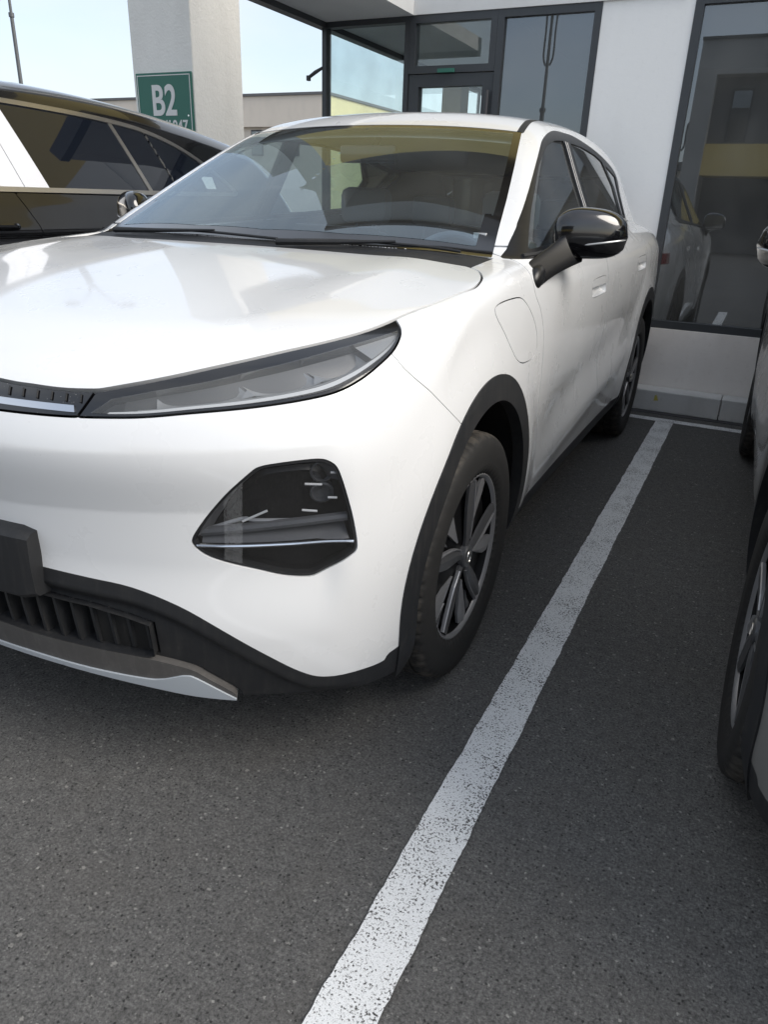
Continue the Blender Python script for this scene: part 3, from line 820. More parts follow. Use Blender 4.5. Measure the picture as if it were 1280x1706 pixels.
    # ---- wheel wells
    for yc in (0., 2.75):
        for s in (1, -1):
            ph = np.linspace(R(-20), R(200), 40); rows = []
            for xx in (.46, .62, .78, .925):
                rows.append([(s*min(xx, on_side(yc+.40*math.cos(t), max(.28, ARCH_Z+.44*math.sin(t)), -.014)[0] if xx > .9 else xx), yc+.392*math.cos(t), ARCH_Z+.430*math.sin(t)) for t in ph])
            Vv, Ff = strip_mesh(rows)
            b = MB().add(Vv, Ff)
            b.f.append(tuple(range(40)))
            b.build('wheel_arch_liner', 'liner_black', car, True)
    # ---- glass
    ws_poly = np.array([(0, ws_base(0)), (.3, ws_base(.3)), (.6, ws_base(.6)), (.79, ws_base(.79)), (.775, .37), (.738, .53), (.702, .70), (.655, .90), (.589, 1.16)]+[(a, ws_top(a)) for a in (.5, .4, .3, .2, .1, 0)]+[(-.5, 1.098), (-.5, ws_base(0))])
    g = poly_sd(XY(ws[0]), ws_poly)
    wfun = np.where(ws[0][:, 1] < .6, .055, .028)
    frit = clip(*ws, -(g+wfun)); pane = clip(*ws, g+wfun)
    wo = centre('windscreen', pane, 'windscreen_glass', fl=0)
    fo = centre('black_border', offset_patch(*frit, .001), 'gloss_black', parent=wo, fl=.012)
    rows = []
    for xx in np.linspace(-.776, .776, 41):
        a_ = abs(xx); yb = ws_base(a_)
        rows.append([(xx, .19, on_top(xx, .19)[2]-.022), (xx, .225, on_top(xx, .225)[2]-.012), (xx, yb-.018, on_top(xx, yb-.018)[2]-.004), (xx, yb+.004, on_top(xx, yb+.004)[2]-.002), (xx, yb+.02, on_top(xx, yb+.02)[2]-.02)])
    sV, sF = strip_mesh(rows); np_mesh('scuttle_panel', sV, sF[:, ::-1], 'black_plastic', car)
    # side windows: black frame, panes, division bars
    dV, dT = dlo
    PF = [(.525, 1.142), (.60, 1.186), (.712, 1.249), (.983, 1.390), (1.10, 1.440), (1.20, 1.471), (1.33, 1.495), (1.470, 1.505), (1.455, 1.40), (1.43, 1.172), (1.0, 1.156)]
    PR = [(1.60, 1.505), (1.80, 1.506), (2.1, 1.490), (2.239, 1.472), (2.36, 1.37), (2.31, 1.215), (1.9, 1.192), (1.56, 1.182)]
    PQ = [(2.31, 1.460), (2.62, 1.420), (2.55, 1.34), (2.47, 1.235), (2.38, 1.225), (2.43, 1.36)]
    panes = []
    for poly in (PF, PR, PQ):
        c = np.concatenate([crom(poly[k:k+2]+[], 2)[:-1] if False else np.array([poly[k]]) for k in range(len(poly))])
        g = poly_sd(YZ(dV), c); panes.append(clip(dV, dT, g)); dV, dT = clip(dV, dT, -g)
    both('window_surround', (dV, dT), 'trim_black', fl=.012)
    for nm, p, m in (('front_door_window', panes[0], 'door_glass'), ('rear_door_window', panes[1], 'door_glass'), ('quarter_window', panes[2], 'dark_glass')):
        both(nm, offset_patch(*p, .004), m, fl=0)
    for s in (1, -1):
        for ya, yb in ((1.485, 1.445), (1.515, 1.480)):
            P = [on_side(ya+(yb-ya)*t, 1.50-.32*t, .002)*np.array([s, 1, 1]) for t in np.linspace(0, 1, 8)]
            MB().tube(P, .0045, 8).build('window_channel', 'satin_grey', car, True)
        P = [on_side(y, 1.121+.066*sstep_lin(y, .4, 2.4), .001)*np.array([s, 1, 1]) for y in np.linspace(.47, 2.40, 24)]
        MB().tube(P, .007, 8).build('waistline_trim', 'black_plastic', car, True)
    # ---- cabin lining, seats, dashboard
    iV, iT = coarse
    g = np.maximum.reduce([poly_sd(YZ(iV), dlo_c), .5-iV[:, 0]])
    iV, iT = clip(iV, iT, -(g+.012))
    g = np.maximum.reduce([ws_base(iV[:, 0])-iV[:, 1], iV[:, 1]-ws_top(iV[:, 0])+.03, iV[:, 0]-np.interp(iV[:, 1], [.3, .53, .90, 1.16], [.785, .735, .645, .57]), 1.03-iV[:, 2]])
    iV, iT = clip(iV, iT, -g)
    iV, iT = clip(iV, iT, np.maximum(iV[:, 2]*0+(.52-iV[:, 1]), .95-iV[:, 2]))
    iV, iT = clip(iV, iT, -np.maximum.reduce([iV[:, 0]-.58, 1.13-iV[:, 2], iV[:, 2]-1.45, 3.2-iV[:, 1]]))
    iV, iT = offset_patch(iV, iT, .035)
    up_ = clip(iV, iT, 1.44-iV[:, 2]); dn_ = clip(iV, iT, iV[:, 2]-1.44)
    centre('headlining', (up_[0], up_[1][:, ::-1]), 'headliner', fl=0); centre('cabin_trim', (dn_[0], dn_[1][:, ::-1]), 'interior_dark', fl=0)
    MB().box(-.78, .78, .55, 3.2, .30, .36).build('cabin_floor', 'interior_dark', car)
    rows = []
    for xx in np.linspace(-.70, .70, 15):
        k = (xx/.70)**2
        rows.append([(xx, .34+.13*k, 1.07), (xx, .46+.10*k, 1.075), (xx, .70, 1.065+.012*math.exp(-((xx-.38)/.2)**2)), (xx, .86, 1.03), (xx, .90, .94), (xx, .84, .70), (xx, .80, .45)])
    Vv, Ff = strip_mesh(rows)
    da = np_mesh('dashboard', Vv, Ff, 'interior_dark', car)
    MB().box(-.17, .19, .80, .815, 1.00, 1.17, .004).build('centre_screen', 'gloss_black', da)
    th = np.linspace(0, 2*math.pi, 40, endpoint=False)
    tilt = Matrix.Translation((.38, 1.02, .99)) @ Matrix.Rotation(R(64), 4, 'X')
    sw = MB().tube([tilt @ Vector((.185*math.cos(t), .175*math.sin(t), 0)) for t in th], .016, 10, closed=True)
    for t in (R(0), R(180), R(270)):
        sw.tube([tilt @ Vector((.05*math.cos(t), .05*math.sin(t), -.02)), tilt @ Vector((.18*math.cos(t), .17*math.sin(t), 0))], .018, 8)
    sw.tube([tilt @ Vector((0, 0, -.05)), tilt @ Vector((0, 0, .0))], [.06, .055], 20)
    sw.build('steering_wheel', 'interior_mid', car, True)
    def seat(x, y, w, back_h, head=True, z0=.50):
        b = MB(); b.box(x-w/2, x+w/2, y-.46, y+.04, z0-.10, z0+.04, .035); b.build('seat_cushion', 'interior_mid', car, True)
        b = MB(); prof = [(0, 0), (-.03, .15), (-.05, .35), (-.02, .52), (.03, back_h), (.12, back_h), (.12, .3), (.11, 0)]
        rows = []
        for k, xx in enumerate(np.linspace(-w/2, w/2, 9)):
            f = 1-.22*abs(xx/(w/2))**4
            rows.append([(x+xx*(1-.22*max(0, zz-.3)/.4*1), y+.02+yy+.25*zz-.03*abs(xx/(w/2))**2*(yy < .05), z0+zz*(f if zz > .4 else 1)) for yy, zz in prof])
        Vv, Ff = strip_mesh(rows); b.add(Vv, Ff); n = len(prof); b.f.append(tuple(range(n))); b.f.append(tuple(range(len(Vv)-n, len(Vv))))
        b.build('seat_back', 'interior_mid', car, True)
        if head:
            for hx in ([x] if w < .7 else [x-w*.32, x+w*.32]):
                b = MB(); b.box(hx-.135, hx+.135, y+.23, y+.33, z0+back_h+.03, z0+back_h+.20, .04)
                b.tube([(hx-.05, y+.26, z0+back_h-.05), (hx-.05, y+.28, z0+back_h+.05)], .008, 8); b.tube([(hx+.05, y+.26, z0+back_h-.05), (hx+.05, y+.28, z0+back_h+.05)], .008, 8)
                b.build('headrest', 'interior_mid', car, True)
    seat(.38, 1.50, .52, .62); seat(-.38, 1.50, .52, .62); seat(0, 2.42, 1.25, .60)
    b = MB(); b.box(-.125, .125, 1.055, 1.085, 1.395, 1.46, .012); b.tube([(0, 1.085, 1.43), (0, 1.14, 1.475), (0, 1.16, 1.50)], .012, 8); b.build('rear_view_mirror', 'gloss_black', car, True)
    p = on_top(.70, .50, -.004, 1.0)
    MB().box(p[0]-.028, p[0]+.012, p[1]-.004, p[1]+.004, p[2]-.010, p[2]+.006).build('screen_sticker', 'label_white', car)
    # ---- wipers
    for xa, xb, yb in ((-.58, .10, .0), (.16, .68, .0)):
        P = [on_top(x, ws_base(abs(x))-.004+.016*math.sin(math.pi*min(1, max(0, (x-xa)/(xb-xa)))), .007, 1.0) for x in np.linspace(xa, xb, 14)]
        wo2 = MB().tube(P, .0042, 8).build('wiper_blade', 'black_plastic', car, True)
        q = on_top(xa-.04, ws_base(abs(xa))-.045, .010, 1.0)
        MB().tube([q, on_top(xa+.16, ws_base(abs(xa+.16))-.02, .014, 1.0), P[8]+np.array([0, 0, .006])], [.010, .007, .004], 8).build('wiper_arm', 'black_plastic', wo2, True)
    # ---- door mirrors
    for s in (1, -1):
        xs = np.linspace(0, 1, 22); rows = []; n = 36
        for t in xs:
            x = .862+.216*t
            k = (1-abs(2*t-1)**3.0)**(1/2.4) if 0 < t < 1 else .02
            zc = 1.182+.006*math.sin(t*3)-.004*t; h = .080*max(k, .02)*(1.04-.16*t); d = .080*max(k, .02)*(1-.30*t)
            yc = .715+.105*t
            ring_ = []
            for j in range(n):
                th_ = 2*math.pi*j/n; ct, st = math.cos(th_), math.sin(th_)
                e = 2/2.7; ring_.append((s*x, yc+d*np.sign(ct)*abs(ct)**e, zc+h*np.sign(st)*abs(st)**e))
            rows.append(ring_+[ring_[0]])
        Vv, Ff = strip_mesh(rows); Tt = tri(Ff)
        if s > 0: Tt = Tt[:, ::-1]
        split_z = 1.148+.16*(np.abs(Vv[:, 0])-.95)
        upm = clip(Vv, Tt, split_z-Vv[:, 2]); lom = clip(Vv, Tt, Vv[:, 2]-split_z)
        mo_ = np_mesh('side_mirror', *upm, 'gloss_black', car)
        np_mesh('lower_cover', *lom, 'dusty_gloss_black', mo_)
        P = []
        for t in np.linspace(.50, .985, 14):
            x = .862+.216*t; k = (1-abs(2*t-1)**3.0)**(1/2.4); zc = 1.182+.006*math.sin(t*3)-.004*t; d = .080*k*(1-.30*t); yc = .715+.105*t
            z = 1.151+.16*(x-.95); st = (z-zc)/(.080*k*(1.04-.16*t)); st = max(-.98, min(.98, st)); ct = (1-abs(st)**2.7)**(1/2.7)
            P.append((s*x, yc-d*ct-.0015, z))
        MB().tube(P, [.001]+[.0032]*12+[.002], 8).build('indicator_strip', 'strip_grey', mo_, True)
        rows = []
        for t in np.linspace(0, 1, 12):
            c = np.array([.872+.062*t**1.2, .455+.260*t, 1.060+.085*t**.9]); w = .050-.006*math.sin(math.pi*t)+.010*t; hh = .034-.004*math.sin(math.pi*t)+.010*t
            ring_ = []
            for j in range(20):
                a_ = 2*math.pi*j/20; cs, sn = math.cos(a_), math.sin(a_); cs = np.sign(cs)*abs(cs)**.75; sn = np.sign(sn)*abs(sn)**.75
                ring_.append((s*(c[0]-hh*.60*sn), c[1]+w*cs, c[2]+hh*sn))
            rows.append(ring_+[ring_[0]])
        Vv, Ff = strip_mesh(rows); b = MB().add(Vv, Ff); b.build('mirror_arm', 'trim_black', mo_, True, sharp=70)
        bm = bmesh.new(); bmesh.ops.create_uvsphere(bm, u_segments=24, v_segments=14, radius=1)
        pb = on_side(.475, 1.062)
        for v in bm.verts: v.co = Vector((s*(pb[0]-.006+v.co.x*.024), .480+v.co.y*.052, 1.066+v.co.z*.034+v.co.y*.010))
        MB().bm(bm).build('mirror_foot', 'trim_black', mo_, True, sharp=80)
        MB().add([(s*.885, .800, 1.125), (s*1.055, .872, 1.135), (s*1.055, .872, 1.235), (s*.885, .800, 1.245)], [(0, 1, 2, 3)]).build('mirror_glass', 'chrome', mo_)
    # ---- wheels
    def wheel():
        w = MB(); w.lathe([(-.09, .222), (.06, .222), (.086, .2255)], 96, 'x')
        wo = w.build('wheel', 'wheel_black', car, True)
        MB().lathe([(.086, .2256), (.094, .231), (.0965, .235), (.0955, .2385), (.090, .2405)], 96, 'x').build('rim_lip', 'machined', wo, True)
        d = MB(); d.lathe([(.030, .224), (.052, .215), (.068, .20), (.075, .12), (.078, .05), (.078, .001)], 72, 'x'); d.build('wheel_cover', 'wheel_black', wo, True)
        # tyre
        half = [(.0, .3525), (.022, .3524), (.0225, .3455), (.0305, .3455), (.031, .3522), (.058, .3516), (.0585, .345), (.0665, .345), (.067, .351), (.080, .3497), (.092, .3468), (.1015, .341), (.1075, .331), (.111, .318), (.1125, .302), (.1118, .286), (.1095, .270), (.1095, .268), (.106, .255), (.100, .246), (.093, .240), (.088, .236)]
        prof = [(-a, b) for a, b in half[::-1]]+half[1:]
        n = 300; rows = []
        for k in range(n):
            t = 2*math.pi*k/n; blk = (k % 5 == 0); row = []
            for (x, r) in prof:
                rr = r
                if blk and .066 < abs(x) < .106: rr = r-.0055
                if (k+2) % 5 == 0 and .031 < abs(x) < .058: rr = r-.003
                row.append((x, rr*math.sin(t), max(rr*math.cos(t), -.3495)))
            rows.append(row)
        rows.append(rows[0]); Vv, Ff = strip_mesh(rows)
        np_mesh('tyre', Vv, Ff, M['tyre'], wo, True, sharp=40)
        for i in range(5):
            th0 = 2*math.pi*i/5+R(8)
            def P(rho, tau, x): 
                return (x, rho*math.sin(th0)+tau*math.cos(th0), rho*math.cos(th0)-tau*math.sin(th0))
            def blade(name, pts, x0, x1, m='satin_grey', ridge=.006):
                """pts: list of (rho, tau_left, tau_right); a roof-shaped bar"""
                V = []; F = []
                for j, (rho, a, b) in enumerate(pts):
                    xx = x0+(x1-x0)*j/(len(pts)-1)
                    V += [P(rho, a, xx-.008), P(rho, a, xx), P(rho, a+(b-a)*.62, xx+ridge), P(rho, b, xx-.002), P(rho, b, xx-.010)]
                for j in range(len(pts)-1):
                    for q in range(4): F.append((j*5+q, j*5+q+1, j*5+q+6, j*5+q+5))
                F.append((0, 1, 2, 3, 4)); e = (len(pts)-1)*5; F.append((e, e+1, e+2, e+3, e+4))
                MB().add(V, F).build(name, m, wo)
            blade('spoke', [(.026, -.012, .012), (.06, -.016, .012), (.10, -.030, .012), (.14, -.042, .006), (.19, -.050, -.006), (.222, -.050, -.016)], .088, .092, 'blade_grey', ridge=.005)
            blade('spoke_edge', [(.05, .0125, .0155), (.10, .0125, .0170), (.14, .0065, .0120), (.19, -.0055, .0005), (.223, -.0155, -.0085)], .092, .095, 'machined', ridge=.001)
            blade('cover_paddle', [(.075, .030, .034), (.115, .036, .064), (.16, .044, .094), (.195, .050, .104), (.214, .060, .092)], .081, .087, 'machined', ridge=.002)
            blade('cover_vane', [(.150, .014, .018), (.19, .016, .030), (.221, .010, .034)], .078, .082, 'blade_grey', ridge=.001)
        MB().lathe([(.074, .036), (.094, .034), (.098, .030), (.099, .012), (.0975, .010), (.0975, .001)], 36, 'x').build('centre_cap', 'satin_grey', wo, True)
        MB().tube([(.099, .013*math.cos(t), .017*math.sin(t)) for t in np.linspace(0, 2*math.pi, 20, endpoint=False)], .0022, 6, closed=True).build('cap_ring', 'dull_chrome', wo, True)
        return wo
    w0 = wheel(); first = True
    for yc in (0., 2.75):
        for s in (1, -1):
            w = w0 if first else copy_tree(w0, car); first = False
            w.location = (s*.8125, yc, WHEEL_Z); w.rotation_euler = (0, 0, 0 if s > 0 else math.pi)
    return car
def sstep_lin(y, a, b): return np.clip((y-a)/(b-a), 0, 1)
def tri_flange(V, F, s):
    T = tri(np.asarray(F))
    N = vnormals(V, T)
    if (N[:, 1].mean() > 0): T = T[:, ::-1]
    return flange(V, T, .004, False)

# ------------------------------------------------------------------ more materials
def tyre_mat():
    m = mat('tyre', (.018, .017, .016), .75); t = NT(m); v = t.coord()
    d = t.ramp(t.noise(v, 9, 6, .65), .48, .74); f = t.noise(v, 120, 3, .7)
    sx = t.n('ShaderNodeSeparateXYZ'); t.l.new(v, sx.inputs[0])
    ln = t.n('ShaderNodeVectorMath', operation='LENGTH'); cb = t.n('ShaderNodeCombineXYZ')
    t.l.new(sx.outputs[1], cb.inputs[1]); t.l.new(sx.outputs[2], cb.inputs[2]); t.l.new(cb.outputs[0], ln.inputs[0])
    tread = t.ramp(ln.outputs['Value'], .335, .346)
    k = t.mix(.45, d, f); c = t.mix(t.mul(k, .10), (.013, .013, .013), (.12, .108, .095))
    c = t.mix(t.mul(tread, t.mul(t.ramp(t.noise(v, 14, 5, .7), .42, .70), .62)), c, (.17, .148, .122)); t.color(c)
    t.bump(t.noise(v, 400, 3), .2, .001); M['tyre'] = m
tyre_mat()
M['tail_red'] = mat('tail_red', (.25, .01, .01), .15, 0, 1.)
def asphalt_mat():
    m = mat('asphalt', (.085, .083, .08), .88); t = NT(m); v = t.coord()
    big = t.ramp(t.noise(v, .8, 5), .35, .7, (.086, .085, .084), (.106, .105, .103))
    mid = t.ramp(t.noise(v, 38, 4, .65), .30, .72, (.74, .74, .74), (1.24, 1.23, 1.22))
    c = t.mix(1., big, mid, 'MULTIPLY')
    fine = t.ramp(t.noise(v, 150, 4, .85), .32, .70, (.22, .22, .22), (1.95, 1.94, 1.92))
    c = t.mix(1., c, fine, 'MULTIPLY')
    warm = t.ramp(t.noise(v, 6, 3), .45, .65); c = t.mix(t.mul(warm, .15), c, (.095, .086, .076))
    def chips(scale, lo, hi, size, col, k, seed):
        nonlocal c
        vv = t.n('ShaderNodeTexVoronoi'); vv.inputs['Scale'].default_value = scale; vv.inputs['Randomness'].default_value = 1
        mpn = t.n('ShaderNodeMapping'); mpn.inputs['Location'].default_value = (seed, seed*.7, 0); t.l.new(v, mpn.inputs['Vector']); t.l.new(mpn.outputs[0], vv.inputs['Vector'])
        ss = t.n('ShaderNodeSeparateColor'); t.l.new(vv.outputs['Color'], ss.inputs[0])
        wob = t.noise(v, scale*4.5, 2); near = t.ramp(t.mix(.45, vv.outputs['Distance'], wob), size, size+.05, (1, 1, 1), (0, 0, 0))
        c = t.mix(t.mul(t.mul(near, t.ramp(ss.outputs[1], lo, hi)), k), c, col)
    chips(120, .82, .88, .36, (.012, .012, .012), .9, .3)
    chips(190, .86, .93, .36, (.27, .26, .25), .55, 1.7)
    chips(85, .92, .96, .33, (.32, .31, .29), .8, 4.1)
    chips(50, .93, .97, .31, (.28, .27, .25), .75, 9.3)
    t.color(c)
    h = t.mix(.5, t.noise(v, 420, 3, .75), t.noise(v, 150, 4, .7)); t.bump(h, .8, .005); M['asphalt'] = m
asphalt_mat()
def line_mat():
    m = mat('road_paint', (.62, .63, .63), .7); t = NT(m); v = t.coord()
    fine = t.noise(v, 190, 4, .72); patch = t.noise(v, 9, 4)
    f = t.mix(.20, fine, patch)
    hole = t.ramp(f, .430, .450, (1, 1, 1), (0, 0, 0))
    tiny = t.ramp(t.noise(v, 620, 2, .6), .36, .44, (1, 1, 1), (0, 0, 0))
    a = t.mix(t.mul(tiny, .55), (.74, .75, .755), (.22, .215, .21))
    t.color(t.mix(hole, a, (.060, .058, .056)))
    t.bump(t.mix(.5, fine, t.noise(v, 420, 3)), .6, .004); M['road_paint'] = m
line_mat()
def stucco(name, col, bump=.5, scale=55, stain=(.35, .33, .30), amount=.25):
    m = mat(name, col, .9); t = NT(m); v = t.coord()
    d = t.ramp(t.noise(t.coord((1, 1, .35)), 2.3, 6), .45, .8)
    fine = t.ramp(t.noise(v, 26, 5, .7), .55, .8)
    c = t.mix(t.mul(t.mix(.35, d, fine), amount), col, stain); t.color(c)
    t.bump(t.mix(.5, t.noise(v, scale, 5, .6), t.noise(v, scale*.35, 3)), bump, .012); M[name] = m
stucco('white_stucco', (.88, .86, .81), .75, 48)
stucco('white_wall', (.82, .82, .81), .12, 60)
stucco('dirty_wall', (.86, .82, .78), .15, 60, (.42, .36, .31), .5)
stucco('kerb_concrete', (.60, .60, .59), .4, 90, (.16, .15, .14), .7)
stucco('ochre_wall', (.72, .55, .20), .15, 60, (.4, .28, .1), .25)
stucco('grey_wall', (.36, .36, .355), .15, 60)
stucco('dark_wall', (.15, .15, .155), .15, 60)
stucco('cream_wall', (.74, .66, .57), .1, 40)
stucco('yellow_wall', (.80, .68, .38), .1, 40)
stucco('soffit_white', (.66, .66, .65), .1, 40)
M['frame_grey'] = mat('frame_grey', (.055, .060, .066), .42, .3)
M['pole_grey'] = mat('pole_grey', (.12, .125, .13), .5, .4)
M['sign_green'] = mat('sign_green', (.035, .155, .115), .45)
M['sign_white'] = mat('sign_white', (.72, .72, .70), .5)
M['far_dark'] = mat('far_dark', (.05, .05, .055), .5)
M['yellow_mark'] = mat('yellow_mark', (.55, .48, .12), .8)
M['room_dark'] = mat('room_dark', (.05, .052, .054), .9)
M['tan_column'] = mat('tan_column', (.45, .33, .20), .85)
M['film_white'] = mat('film_white', (.62, .63, .66), .5)
M['red_panel'] = mat('red_panel', (.55, .06, .05), .6)

# ------------------------------------------------------------------ ground
def sheet(name, x0, x1, y0, y1, z, m, nx=1, ny=1):
    xs, ys = np.linspace(x0, x1, nx+1), np.linspace(y0, y1, ny+1)
    V, F = strip_mesh([[(x, y, z) for x in xs] for y in ys])
    return np_mesh(name, V, F, m, smooth=False)
tag(sheet('ground', -400, 400, -400, 400, 0, 'asphalt'), kind='structure')
def painted(name, x0, x1, y0, y1, z=.004, jag=.0024):
    """painted marking with slightly uneven edges"""
    lengthy = (y1-y0) > (x1-x0); n = int(max(y1-y0, x1-x0)/.011); rows = []
    j0 = np.cumsum(rng.normal(0, jag*.6, n+1)); j1 = np.cumsum(rng.normal(0, jag*.6, n+1))
    for j in (j0, j1):
        j[0] = 0
        for k in range(n): j[k+1] = j[k]*.72+rng.normal(0, jag*.32)
    for k in range(n+1):
        t = k/n
        if lengthy: rows.append([(x0+j0[k], y0+(y1-y0)*t, z), (x1+j1[k], y0+(y1-y0)*t, z)])
        else: rows.append([(x0+(x1-x0)*t, y1+j1[k], z), (x0+(x1-x0)*t, y0+j0[k], z)])
    V, F = strip_mesh(rows); o = np_mesh(name, V, F, 'road_paint', smooth=False); return o
for k, x in enumerate((1.113, 1.113+2.56, 1.113-2.56, 1.113-5.12)):
    tag(painted('bay_line', x-.055, x+.055, -2.4, 3.163), kind='structure')
tag(painted('bay_end_line', -6.0, 6.0, 3.165, 3.245), kind='structure')
# loose grit on the asphalt near the viewer
b = MB()
for k in range(800):
    x, y = rng.uniform(-.9, 2.6), rng.uniform(-1.5, 1.6)
    r = abs(rng.normal(0, .0014))+.0008
    a0 = rng.uniform(0, 6.28); n = 5
    ringp = [(x+r*math.cos(a0+6.283*i/n)*rng.uniform(.7, 1.2), y+r*math.sin(a0+6.283*i/n)*rng.uniform(.7, 1.2), .0005) for i in range(n)]
    topp = [(x+(p[0]-x)*.55, y+(p[1]-y)*.55, r*rng.uniform(.5, .9)) for p in ringp]
    b.add(ringp+topp, [tuple(range(n, 2*n))]+[(i, (i+1) % n, (i+1) % n+n, i+n) for i in range(n)])
M['grit'] = mat('grit', (.14, .135, .125), .9)
tag(b.build('loose_grit', 'grit', fix=False), 'loose pale grit strewn over the asphalt', 'grit', kind='stuff')
# kerb in front of the showroom
kb = MB(); 
kerb = tag(empty('kerb', (0, 3.42, 0)), kind='structure')
for i in range(-7, 12):
    k0 = MB().box(i*1.0+.42, i*1.0+1.415, 0, .158, 0, .143, .008).build('kerb_stone', 'kerb_concrete', kerb)
MB().box(-7, 13, -.06, -.001, 0, .004).build('kerb_foot_strip', 'far_dark', kerb)  # flat dark strip on the ground along the kerb
np_mesh('yellow_mark', [(1.0, -.0015, .075), (1.03, -.0015, .078), (1.012, -.0015, .118), (1.002, -.0015, .11)], [[0, 1, 2, 3]], 'yellow_mark', kerb, False)

# ------------------------------------------------------------------ showroom building
YF = 3.60
bld = tag(empty('showroom_building', (0, YF, 0)), 'white stucco showroom with grey window frames, soffit and ochre band behind the white car', 'building')
def bx(name, m, x0, x1, y0, y1, z0, z1, parent=bld, bev=0): 
    return MB().box(x0, x1, y0-YF, y1-YF, z0, z1, bev).build(name, m, parent)
bx('wall', 'white_wall', .275, .815, 3.60, 3.95, .0, 2.43)
bx('wall', 'white_wall', 3.40, 4.0, 3.60, 3.95, .0, 2.43)
bx('plinth_wall', 'dirty_wall', .8155, 3.399, 3.585, 3.90, .0, .530)
bx('plinth_wall', 'dirty_wall', 4.001, 13, 3.585, 3.90, .0, .530)
bx('floor_slab', 'kerb_concrete', -1.74, .274, 3.59, 9.0, 0, .142)
bx('canopy', 'soffit_white', -1.70, -1.06, 2.40, 3.599, 2.431, 2.52)
bx('canopy_edge', 'soffit_white', -1.059, -1.0, 2.38, 3.599, 2.431, 2.53)
bx('canopy_edge', 'frame_grey', -1.775, -1.0, 2.30, 2.379, 2.40, 2.53)
bx('ceiling', 'soffit_white', -1.70, 13, 3.60, 7.2, 2.431, 2.53)
bx('lintel', 'white_wall', -.438, 13, 3.59, 3.95, 2.5305, 3.299)
bx('lintel', 'soffit_white', -.998, .80, 3.585, 3.599, 2.4315, 2.5300)
bx('canopy_edge', 'frame_grey', -1.775, -1.701, 2.38, 7.2, 2.395, 2.53)
bx('lintel', 'white_wall', -1.70, -.439, 3.60, 3.95, 2.5305, 3.299)
bx('ochre_band', 'ochre_wall', -2.649, 14, 3.60, 4.15, 3.30, 4.80)
bx('frame_wall', 'grey_wall', -3.05, -2.650, 3.60, 4.35, 3.30, 6.60)
bx('frame_wall', 'grey_wall', -2.649, 14, 3.60, 4.35, 6.15, 6.60)
bx('upper_wall', 'dark_wall', -2.649, 14, 4.20, 4.35, 4.801, 6.149)
bx('roof_edge', 'frame_grey', -3.09, 14, 3.56, 4.38, 6.601, 6.66)
bx('main_block', 'grey_wall', 2.2, 14, 4.351, 9.0, 2.55, 6.50)
for x in (-1.0, 1.4, 3.8, 6.2, 8.6):
    w = bx('upper_window', 'frame_grey', x, x+1.1, 4.15, 4.199, 4.85, 6.05)
    bx('pane', 'showroom_glass', x+.06, x+1.04, 4.144, 4.149, 4.91, 5.99, w)
def framed(name, x0, x1, z0, z1, fr, glass_m, y=YF, d=.07, mull=()):
    w = bx(name, 'frame_grey', x0, x1, y-.005, y+d, z0, z0+fr)
    bx('frame', 'frame_grey', x0, x1, y-.005, y+d, z1-fr, z1, w)
    bx('frame', 'frame_grey', x0, x0+fr, y-.005, y+d, z0+fr, z1-fr, w); bx('frame', 'frame_grey', x1-fr, x1, y-.005, y+d, z0+fr, z1-fr, w)
    for (a0, a1, c0, c1) in mull: bx('frame', 'frame_grey', a0, a1, y-.003, y+d, c0, c1, w)
    bx('pane', glass_m, x0+fr, x1-fr, y+.022, y+.028, z0+fr, z1-fr, w); return w
framed('display_window', .816, 3.399, .5305, 2.4305, .05, 'showroom_glass')
framed('display_window', 4.001, 7.0, .5305, 2.4305, .05, 'showroom_glass')
framed('side_light', -.395, .2745, .143, 2.4305, .045, 'showroom_glass')
framed('transom_light', -1.03, -.396, 2.085, 2.4305, .045, 'transom_glass' if 'transom_glass' in M else 'clear_pane')
framed('corner_pane', -1.735, -1.031, .143, 2.4305, .035, 'clear_pane')
dr = framed('entrance_door', -1.025, -.400, .143, 2.080, .075, 'clear_pane', y=YF+.01)
bx('door_closer', 'sign_green', -.80, -.68, 3.575, 3.600, 2.085, 2.108, dr)
MB().tube([(-.425, -.03, 1.75), (-.425, -.03, 1.97)], .012, 10).build('door_handle', 'far_dark', dr, True)
# glazed side of the lobby, lobby back, column
for y0, y1 in ((3.68, 5.2), (5.24, 6.9)):
    bx('lobby_glass', 'clear_pane', -1.715, -1.709, y0, y1, .143, 2.43)
for y in (5.2, 6.9): bx('lobby_mullion', 'frame_grey', -1.73, -1.70, y, y+.035, .143, 2.43)
bx('lobby_column', 'tan_column', -1.56, -1.37, 5.5, 5.7, .143, 2.43)
bx('room_wall', 'room_dark', -.40, -.36, 3.70, 9.0, .143, 2.43)
bx('room_back', 'room_dark', -.36, 13, 6.2, 6.3, .143, 2.43)
bx('room_floor', 'room_dark', .28, 13, 3.96, 6.2, .0, .10)
# bracket on the corner post
cb = tag(empty('wall_bracket', (-1.74, 3.60, 2.14)), 'small dark angled bracket sticking out of the glass corner post', 'bracket')
MB().tube([(.01, 0, .01), (-.05, -.01, -.02), (-.105, -.02, -.055)], [.010, .014, .012], 8).build('arm', 'far_dark', cb, True)
MB().box(-.115, -.09, -.035, -.005, -.075, -.04, .004).build('plate', 'far_dark', cb)

